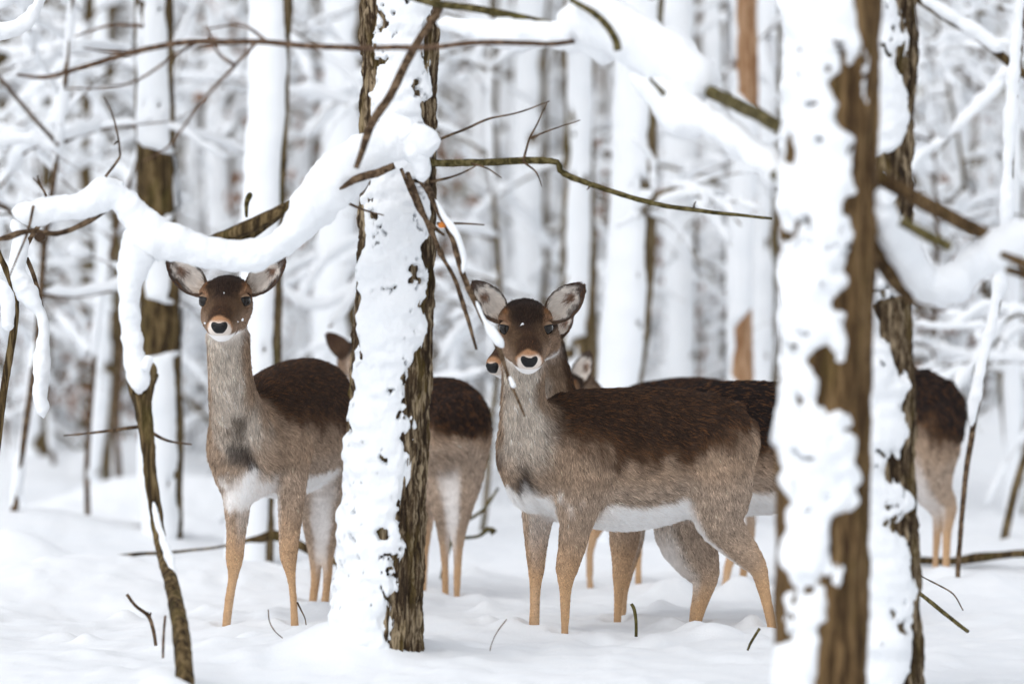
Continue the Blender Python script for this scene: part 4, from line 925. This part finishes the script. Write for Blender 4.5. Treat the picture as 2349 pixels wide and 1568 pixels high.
# ------------------------------------------------------------------ the herd
def doe_right():
    D = Deer('deer', 'doe right of the snowy trunk, facing the camera, whole dark-backed flank in view', P(1450, 1440, 12.75), 0.0062, 190000, 21)
    ph = math.radians(20); L = (math.sin(ph), -math.cos(ph), 0); back = (math.cos(ph), math.sin(ph), 0)
    D.torso([(1203, 1072, 12.60, .088, 98, 0.75), (1300, 1048, 12.645, .120, 146, .25), (1440, 1052, 12.72, .142, 160, 0.02), (1560, 1036, 12.79, .135, 146, 0.0),
             (1640, 1022, 12.835, .118, 116, 0.12), (1682, 1035, 12.855, .090, 88, 0.8)], L, back, cap=.075)
    D.neck([(1222, 1030, 12.60, 70), (1204, 960, 12.57, 55), (1200, 900, 12.55, 47), (1201, 835, 12.52, 46)], (-0.15, -1, 0))
    D.leg([(1335, 1060, 12.58, 78), (1324, 1180, 12.56, 42), (1313, 1247, 12.56, 31), (1300, 1305, 12.56, 26), (1297, 1350, 12.56, 17), (1296, 1440, 12.56, 12), (1294, 1500, 12.56, 14)], 'fleg', -np.array(L))
    D.leg([(1250, 1085, 12.70, 62), (1236, 1170, 12.7, 38), (1231, 1240, 12.7, 26), (1230, 1300, 12.7, 19.5), (1228, 1350, 12.7, 15.5), (1225, 1440, 12.7, 15), (1224, 1490, 12.7, 15)], 'fleg', L)
    D.leg([(1640, 1040, 12.77, 86), (1650, 1120, 12.75, 74), (1648, 1184, 12.75, 56), (1674, 1228, 12.76, 43), (1712, 1270, 12.77, 33), (1739, 1303, 12.78, 24.5), (1752, 1352, 12.78, 17.5), (1767, 1416, 12.78, 14.5), (1780, 1490, 12.78, 14)], 'hleg', (-0.75, 0.5, -0.45))
    D.leg([(1600, 1100, 12.93, 80), (1570, 1210, 12.95, 68), (1588, 1262, 12.95, 56), (1603, 1291, 12.95, 46), (1616, 1318, 12.95, 34), (1613, 1352, 12.95, 27), (1601, 1395, 12.95, 21), (1592, 1440, 12.95, 16), (1584, 1495, 12.95, 14)], 'hleg', (-1, -0.1, 0.1))
    D.prims.append(Prim(P(1694, 962, 12.86), P(1722, 1040, 12.86), 0.018, 0.012, k=0.02, region='torso', sa=-1.5, sb=-1.5))
    e = P(1206, 746, 12.44)
    f, up = aim(3.5, 27)
    D.head(e, f, up, 1.24, [(1, P(1256, 732, 12.50), P(1339, 653, 12.50), (-0.15, -1, -0.1), 0, .102), (-1, P(1156, 732, 12.50), P(1085, 646, 12.50), (0.30, -1, -0.1), 0, .096)])
    D.spots += [(P(1190, 1110, 12.50), (.045, .10, .055), lin(72, 62, 56), .85), (P(1215, 1165, 12.50), (.09, .14, .055), C_WHITE, .95)]
    D.build(); return D
def doe_left():
    D = Deer('deer', 'doe at the left under the arched snowy branch, chest and face to the camera', P(600, 1430, 13.1), 0.0062, 190000, 31)
    ph = math.radians(24); L = (math.cos(ph), -math.sin(ph), 0); back = (math.sin(ph), math.cos(ph), 0)
    D.torso([(566, 1042, 12.97, .128, 98, 0.9), (598, 1005, 13.12, .148, 128, .35), (660, 985, 13.4, .160, 152, .05), (722, 965, 13.7, .150, 138, 0.0), (752, 985, 13.85, .12, 108, 0.2)], L, back, cap=.085)
    D.neck([(564, 1000, 12.98, 76), (539, 930, 12.88, 56), (528, 860, 12.81, 47), (523, 770, 12.76, 46)], (-0.1, -1, 0))
    D.leg([(560, 1070, 12.99, 62), (546, 1140, 12.97, 34), (543, 1198, 12.97, 24), (541, 1233, 12.97, 21.5), (538, 1279, 12.97, 20.5), (535, 1321, 12.97, 15), (524, 1388, 12.97, 13.5), (516, 1460, 12.97, 13)], 'fleg', L)
    D.leg([(654, 1030, 13.08, 62), (668, 1105, 13.02, 34), (667, 1163, 13.0, 28), (664, 1216, 12.98, 24), (662, 1276, 12.96, 20.5), (668, 1321, 12.96, 14), (673, 1374, 12.96, 11.5), (676, 1430, 12.96, 12), (679, 1500, 12.96, 13)], 'fleg', -np.array(L))
    D.leg([(728, 1030, 13.75, 80), (722, 1110, 13.72, 45), (714, 1175, 13.76, 25), (721, 1262, 13.85, 16), (724, 1321, 13.85, 14), (715, 1388, 13.82, 11), (708, 1450, 13.82, 12)], 'hleg', (0.7, -0.4, 0))
    D.leg([(782, 1030, 13.68, 80), (775, 1110, 13.68, 48), (764, 1175, 13.74, 30), (752, 1262, 13.82, 16), (752, 1321, 13.8, 13), (746, 1388, 13.8, 11), (742, 1450, 13.8, 12)], 'hleg', (-0.7, -0.4, 0))
    f, up = aim(-2, 21)
    D.head(P(517, 685, 12.68), f, up, 1.22, [(1, P(568, 670, 12.74), P(653, 592, 12.72), (-0.25, -1, -0.15), 0, .090), (-1, P(468, 670, 12.74), P(384, 591, 12.72), (0.25, -1, -0.15), 0, .096)])
    D.spots += [(P(548, 990, 12.84), (.026, .12, .055), lin(92, 80, 68), .8), (P(545, 1040, 12.84), (.040, .12, .040), lin(66, 57, 52), .85), (P(578, 1068, 12.84), (.020, .12, .035), lin(74, 66, 62), .7), (P(568, 1115, 12.86), (.075, .13, .05), C_WHITE, .95), (P(560, 1148, 12.9), (.10, .2, .03), C_WHITE, .9)]
    D.build(); return D
def doe_behind_trunk():
    D = Deer('deer', 'grazing-herd doe behind the snowy trunk, only its dark rump and one ear showing', P(1000, 1370, 14.3), 0.0085, 70000, 41, 0.0008, 0.0, dark=lin(48, 37, 33))
    ax = unit((900 - 1045, 0, 0)); ph = math.radians(58)
    back = (math.cos(ph), -math.sin(ph), 0); L = (math.sin(ph), math.cos(ph), 0)
    D.root['label'] = 'doe behind the snowy trunk, only its dark rump and one ear showing'
    D.torso([(885, 985, 14.80, .11, 95, .3), (935, 980, 14.58, .14, 112, .1), (985, 980, 14.38, .15, 112, 0.0), (1035, 978, 14.2, .145, 108, 0.0), (1052, 990, 14.1, .11, 90, .1)], L, back, cap=.07)
    D.neck([(885, 950, 14.85, 58), (855, 890, 14.95, 42), (838, 840, 15.0, 38)], (-0.5, 1, 0))
    D.leg([(1065, 1010, 14.15, 55), (1066, 1090, 14.15, 42), (1062, 1160, 14.12, 24), (1052, 1225, 14.15, 16), (1050, 1290, 14.15, 13), (1048, 1370, 14.12, 11), (1048, 1430, 14.12, 11)], 'hleg', (-0.95, -0.2, 0))
    D.leg([(1000, 1030, 14.2, 52), (995, 1100, 14.2, 40), (1012, 1165, 14.15, 22), (1018, 1225, 14.2, 15), (1020, 1290, 14.2, 12), (1022, 1370, 14.17, 11), (1022, 1430, 14.17, 11)], 'hleg', (0.95, -0.2, 0))
    D.leg([(960, 1040, 14.7, 50), (968, 1120, 14.7, 34), (973, 1190, 14.7, 22), (973, 1260, 14.7, 15), (971, 1350, 14.7, 11), (970, 1430, 14.7, 11)], 'fleg', (0.5, 0, 0))
    D.leg([(905, 1040, 14.75, 50), (905, 1120, 14.75, 34), (900, 1190, 14.75, 22), (900, 1260, 14.75, 15), (900, 1350, 14.7, 11), (900, 1430, 14.75, 11)], 'fleg', (0.5, 0, 0))
    f, up = aim(150, 15)
    D.head(P(838, 822, 15.12), f, up, 1.15, [(1, P(806, 822, 15.05), P(750, 764, 15.0), (0.2, 1, 0.1), 0, .078), (-1, P(868, 810, 15.05), P(920, 758, 15.0), (0.2, 1, .1), 0, .078)])
    D.build()
def doe_half_hidden():
    D = Deer('deer', 'doe close behind the whole-flank doe, its black nose beside her cheek', P(1500, 1430, 13.2), 0.0085, 80000, 51, 0.0008, dark=lin(40, 32, 30))
    ph = math.radians(8); L = (math.sin(ph), -math.cos(ph), 0); back = (math.cos(ph), math.sin(ph), 0)
    D.torso([(1300, 1055, 13.2, .095, 90, .6), (1385, 1052, 13.2, .125, 136, .35), (1520, 1052, 13.22, .14, 150, .1), (1660, 1030, 13.25, .14, 153, 0), (1790, 1025, 13.28, .135, 146, .02), (1880, 1022, 13.3, .12, 120, .05), (1925, 1030, 13.3, .095, 95, .3)], L, back, cap=.07)
    D.neck([(1308, 1030, 13.2, 78), (1284, 950, 13.18, 52), (1268, 880, 13.15, 44), (1250, 800, 13.1, 42)], (-1, -0.35, 0))
    for dx, dd in ((0, -.07), (10, .08)):
        D.leg([(1415 + dx, 1080, 13.2 + dd, 65), (1432 + dx, 1190, 13.2 + dd, 38), (1432 + dx, 1240, 13.2 + dd, 33), (1424 + dx, 1310, 13.2 + dd, 20), (1419 + dx, 1360, 13.2 + dd, 15), (1416 + dx, 1430, 13.2 + dd, 13), (1414 + dx, 1490, 13.2 + dd, 13)], 'fleg', (0, -np.sign(dd), 0))
        D.leg([(1875 + dx, 1050, 13.28 + dd, 85), (1868 + dx, 1140, 13.28 + dd, 66), (1885 + dx, 1215, 13.28 + dd, 36), (1915 + dx, 1275, 13.28 + dd, 23), (1915 + dx, 1330, 13.28 + dd, 16), (1908 + dx, 1430, 13.28 + dd, 13), (1905 + dx, 1490, 13.28 + dd, 13)], 'hleg', (0, np.sign(dd), 0))
    f, up = aim(-40, 26)
    D.head(P(1203, 770, 12.98), f, up, 1.18, [(1, P(1262, 775, 13.05), P(1312, 712, 13.06), (-0.7, -1, 0), 0, .078), (-1, P(1190, 745, 13.1), P(1176, 690, 13.15), (-.7, -1, 0), 0, .07)])
    D.build()
def doe_far_middle():
    D = Deer('deer', 'farther doe whose pale ear and dark back just show over the whole-flank doe', P(1560, 1350, 14.9), 0.009, 45000, 61, 0.0009, dark=lin(40, 32, 30))
    ph = math.radians(5); L = (math.sin(ph), -math.cos(ph), 0); back = (math.cos(ph), math.sin(ph), 0)
    D.torso([(1395, 1000, 14.8, .09, 85, .5), (1470, 990, 14.85, .12, 108, .3), (1590, 980, 14.9, .13, 114, 0), (1670, 985, 14.9, .12, 105, .05), (1705, 992, 14.9, .09, 85, .2)], L, back, cap=.06)
    D.neck([(1400, 985, 14.8, 66), (1365, 935, 14.78, 42), (1335, 890, 14.75, 34)], (-1, -0.4, 0))
    for dx, dd in ((0, -.07), (-110, .07)):
        D.leg([(1455 + dx * .2, 1030, 14.85 + dd, 55), (1462 + dx * .5, 1120, 14.85 + dd, 30), (1462 + dx * .8, 1200, 14.85 + dd, 18), (1464 + dx, 1260, 14.85 + dd, 13), (1464 + dx, 1390, 14.85 + dd, 10)], 'fleg', (0, -np.sign(dd), 0))
    for dx, dd in ((0, -.07), (38, .07)):
        D.leg([(1660 + dx * .3, 1020, 14.9 + dd, 70), (1655 + dx * .5, 1110, 14.9 + dd, 48), (1690 + dx * .5, 1190, 14.9 + dd, 24), (1690 + dx * .7, 1240, 14.9 + dd, 17), (1668 + dx, 1310, 14.9 + dd, 13), (1660 + dx, 1400, 14.9 + dd, 11)], 'hleg', (0, np.sign(dd), 0))
    f, up = aim(-24, 24)
    D.head(P(1282, 900, 14.62), f, up, 1.15, [(1, P(1320, 888, 14.68), P(1352, 805, 14.68), (-0.5, -1, 0), 0, .084), (-1, P(1250, 880, 14.72), P(1215, 820, 14.75), (.1, -1, 0), 0, .075)])
    D.build()
def doe_far_right():
    D = Deer('deer', 'doe on the far right seen from behind, hindquarters emerging past the rough trunk', P(2050, 1300, 15.3), 0.0085, 70000, 71, 0.0009, dark=lin(40, 32, 30))
    ph = math.radians(-40); back = (math.cos(ph), math.sin(ph), 0); L = (-math.sin(ph), math.cos(ph), 0); L = (math.sin(ph), -math.cos(ph), 0)
    D.torso([(1860, 1000, 15.72, .10, 88, .5), (1920, 992, 15.65, .13, 112, .3), (2010, 985, 15.52, .145, 122, 0.0), (2110, 962, 15.36, .14, 116, -.05), (2158, 980, 15.3, .105, 92, .05)], L, back, cap=.075)
    D.neck([(1888, 985, 15.72, 68), (1880, 910, 15.8, 46), (1878, 850, 15.8, 38), (1876, 790, 15.78, 36)], (-1, 0.2, 0))
    D.leg([(2130, 1000, 15.25, 78), (2135, 1075, 15.22, 52), (2150, 1120, 15.22, 33), (2176, 1160, 15.24, 20), (2172, 1215, 15.24, 15), (2170, 1290, 15.24, 12), (2170, 1345, 15.24, 12)], 'hleg', (-0.6, 0, 0))
    D.leg([(2105, 1000, 15.4, 75), (2112, 1075, 15.42, 50), (2128, 1130, 15.42, 30), (2152, 1170, 15.44, 19), (2150, 1215, 15.44, 14), (2146, 1285, 15.44, 11), (2145, 1340, 15.44, 11)], 'hleg', (-0.5, -0.6, 0))
    for dx, dd in ((0, -.08), (30, .08)):
        D.leg([(1915 + dx, 1040, 15.65 + dd, 55), (1920 + dx, 1110, 15.65 + dd, 30), (1920 + dx, 1180, 15.65 + dd, 18), (1920 + dx, 1340, 15.65 + dd, 11)], 'fleg', (0, -np.sign(dd), 0))
    f, up = aim(-15, 18)
    D.head(P(1862, 752, 15.7), f, up, 1.15, [(1, P(1882, 735, 15.75), P(1915, 690, 15.75), (-0.8, -1, 0), 0, .075), (-1, P(1848, 738, 15.8), P(1822, 690, 15.85), (-.8, -1, 0), 0, .075)])
    D.build()

# ------------------------------------------------------------------ small things on the snow
def ground_twig(name, label, rows, bark=TWIG, extra=(), cat='twig', group='twigs lying in the snow'):
    root = empty(name, P(*rows[0][:3])); tag(root, label, cat, group)
    branch(root, rows, bark, 'stem', 7, 24, 0.0008)
    for e in extra: branch(root, e, bark, 'shoot', 6, 10, 0.0004)
def small_things():
    d = 11.6
    ground_twig('twig', 'forked brown twig poking from the snow left of the bent sapling', [(290, 1362, 11.5, 4), (310, 1388, 11.5, 4), (340, 1412, 11.5, 4.5), (352, 1445, 11.5, 4.5), (358, 1480, 11.5, 4)], TWIG, [[(340, 1414, 11.5, 4), (337, 1402, 11.5, 3)], [(342, 1414, 11.5, 3), (346, 1403, 11.5, 2)]])
    ground_twig('twig', 'short straight reddish stick upright beside the bent sapling', [(380, 1410, 11.2, 3), (376, 1475, 11.2, 3.2), (375, 1510, 11.2, 3)], TWIG_RED)
    ground_twig('twig', 'straight green-brown stick slanting out of the snow right of the rough trunk', [(2100, 1352, 11.9, 4.5), (2160, 1400, 11.8, 5), (2220, 1447, 11.7, 4.5)], TWIG_OLIVE)
    ground_twig('twig', 'short stick beside the whole-flank doe\'s hind foot', [(1743, 1441, 11.9, 3.5), (1733, 1457, 11.9, 3.5), (1722, 1476, 11.9, 3), (1716, 1490, 11.9, 3)], TWIG_OLIVE)
    ground_twig('twig', 'short dark stub upright between the whole-flank doe\'s legs', [(1449, 1384, 12.5, 3.5), (1456, 1398, 12.5, 4), (1459, 1425, 12.5, 4), (1459, 1460, 12.5, 4)], TWIG_OLIVE)
    ground_twig('twig', 'thin curved grass-like stem right of the main tree\'s foot', [(1163, 1420, 11.6, 1.2), (1140, 1450, 11.6, 1.3), (1128, 1476, 11.6, 1.3), (1124, 1492, 11.6, 1.2)], TWIG_RED)
    ground_twig('twig', 'thin dry stalk leaning against the left doe\'s fore foot', [(681, 1380, 12.2, 2.5), (690, 1398, 12.2, 2), (699, 1416, 12.2, 1.5), (703, 1432, 12.2, 1.3)], TWIG)
    ground_twig('twig', 'hair-thin bent stem in front of the left doe', [(615, 1398, 11.8, 1.1), (618, 1425, 11.8, 1.2), (630, 1446, 11.8, 1.2), (648, 1462, 11.8, 1.1)], TWIG_RED)
    ground_twig('fallen_branch', 'snow-buried branch crossing behind the left doe\'s legs', [(215, 1300, 15.0, 4), (270, 1276, 15.0, 7), (300, 1273, 15.0, 5), (480, 1256, 15.2, 3), (560, 1240, 15.2, 5), (610, 1234, 15.2, 12), (630, 1226, 15.2, 13), (680, 1246, 15.2, 11), (730, 1272, 15.2, 10), (800, 1300, 15.2, 8)], BARK_OLIVE, (), 'branch')
    ground_twig('fallen_branch', 'dark branch lying in the snow past the far-right doe\'s feet', [(2080, 1284, 15.9, 9), (2180, 1287, 15.9, 9), (2240, 1278, 15.9, 12), (2300, 1272, 15.9, 9), (2400, 1268, 15.9, 10), (2520, 1262, 15.9, 9)], BARK_OLIVE, (), 'branch')
    ground_twig('twig', 'green curved stem right of the half-hidden rump', [(1142, 1118, 15.5, 3), (1110, 1165, 15.5, 4), (1060, 1205, 15.5, 4), (1030, 1260, 15.5, 4), (1015, 1340, 15.5, 4)], TWIG_OLIVE)
    ground_twig('twig', 'stubby-ended dead twig low between the main tree and the whole-flank doe', [(1135, 1222, 15.2, 9), (1122, 1212, 15.2, 6), (1100, 1228, 15.2, 4), (1060, 1232, 15.2, 4), (1030, 1228, 15.2, 3), (1010, 1330, 15.2, 3)], TWIG_OLIVE)
    ground_twig('twig', 'thin grey twig arcing out of the snow right of the rough trunk', [(2110, 1320, 13, 1.5), (2150, 1338, 13, 1.8), (2188, 1362, 13, 1.8), (2210, 1400, 13, 1.5)], TWIG)
    # specks of snow on the two faces
def snow_speck(deer_root, at, r, seed):
    V, F = ball(np.array((0., 0, 0)), r, 10, 7); V = V * np.array((1, 0.35, 1.15)); V = V + V * (0.45 * vnoise(V / r * 1.3 + seed, seed))[:, None] + P(*at)
    obj('snow_speck', new_mesh('snow_speck', V, F, SNOW_TREE), deer_root)

# ------------------------------------------------------------------ put it together
for u, d in ((1225, 12.7), (1296, 12.56), (1770, 12.78), (1592, 12.95), (520, 12.97), (677, 12.96), (711, 13.82), (745, 13.8), (1048, 14.12), (1022, 14.17), (971, 14.7), (1415, 13.13), (1425, 13.28), (1464, 14.8), (2170, 15.24), (2146, 15.44)):
    bump_at(u, 1440, d, 0.030, 0.10); bump_at(u, 1440, d, -0.075, 0.042, 1.3)       # each leg stands in its own punched hole
bump_at(1590, 1440, 12.62, 0.04, 0.07); bump_at(1625, 1440, 12.5, 0.03, 0.08); bump_at(1660, 1440, 12.45, 0.03, 0.12); bump_at(1500, 1440, 13.6, 0.05, 0.09); bump_at(1530, 1440, 12.9, 0.025, 0.06); bump_at(1550, 1440, 14.0, 0.09, 0.10); bump_at(1700, 1440, 14.1, 0.10, 0.12)
bump_at(540, 1440, 12.75, 0.025, 0.09); bump_at(735, 1440, 13.4, 0.04, 0.12)
bump_at(780, 1440, 11.75, 0.10, 0.22, 1.0); bump_at(730, 1440, 12.1, 0.04, 0.34); bump_at(1000, 1440, 12.9, 0.03, 0.25)
bump_at(370, 1440, 10.6, 0.05, 0.10); bump_at(340, 1440, 11.0, 0.02, 0.20)
bump_at(120, 1440, 14.6, 0.10, 0.45, 1.2); bump_at(480, 1440, 15.0, 0.09, 0.6, 1.0); bump_at(230, 1440, 13.8, -0.07, 0.28); bump_at(30, 1440, 15.8, 0.16, 0.25, 1); bump_at(40, 1440, 17, 0.2, 0.8)
bump_at(2250, 1440, 14.4, 0.06, 0.3); bump_at(2165, 1440, 15.0, 0.05, 0.12)
_r = np.random.default_rng(5)
for k in range(46):                                  # hoof-trodden hollows and kicked-up clumps round the herd
    x, y = _r.uniform(-1.5, 1.3), _r.uniform(12.0, 15.6); BUMPS.append((x, y, float(_r.choice([-0.05, -0.035, 0.03, 0.022])), _r.uniform(0.035, 0.07), 1.3))
for k in range(34):                                  # buried brush farther back
    y = _r.uniform(19.5, 32); BUMPS.append((_r.uniform(-0.16, 0.16) * y, y, _r.uniform(0.10, 0.38), _r.uniform(0.3, 0.9), 1.0))
build_ground()
main_trunk(); near_tree(); side_tree(); bent_sapling(); background()
A = doe_left(); B = doe_right(); doe_behind_trunk(); doe_half_hidden(); doe_far_middle(); doe_far_right()
small_things()
for k, (u, v, r) in enumerate([(513, 688, .0075), (509, 694, .005), (517, 684, .005), (514, 672, .0022), (556, 733, .004), (470, 741, .003), (482, 757, .0025), (546, 738, .0025)]): snow_speck(A.root, (u, v, 12.60 if v < 720 else 12.56), r, k)
for k, (u, v, r) in enumerate([(1199, 748, .009), (1203, 757, .007), (1204, 762, .005), (1221, 780, .0025), (1200, 770, .0022)]): snow_speck(B.root, (u, v, 12.355), r, k + 20)
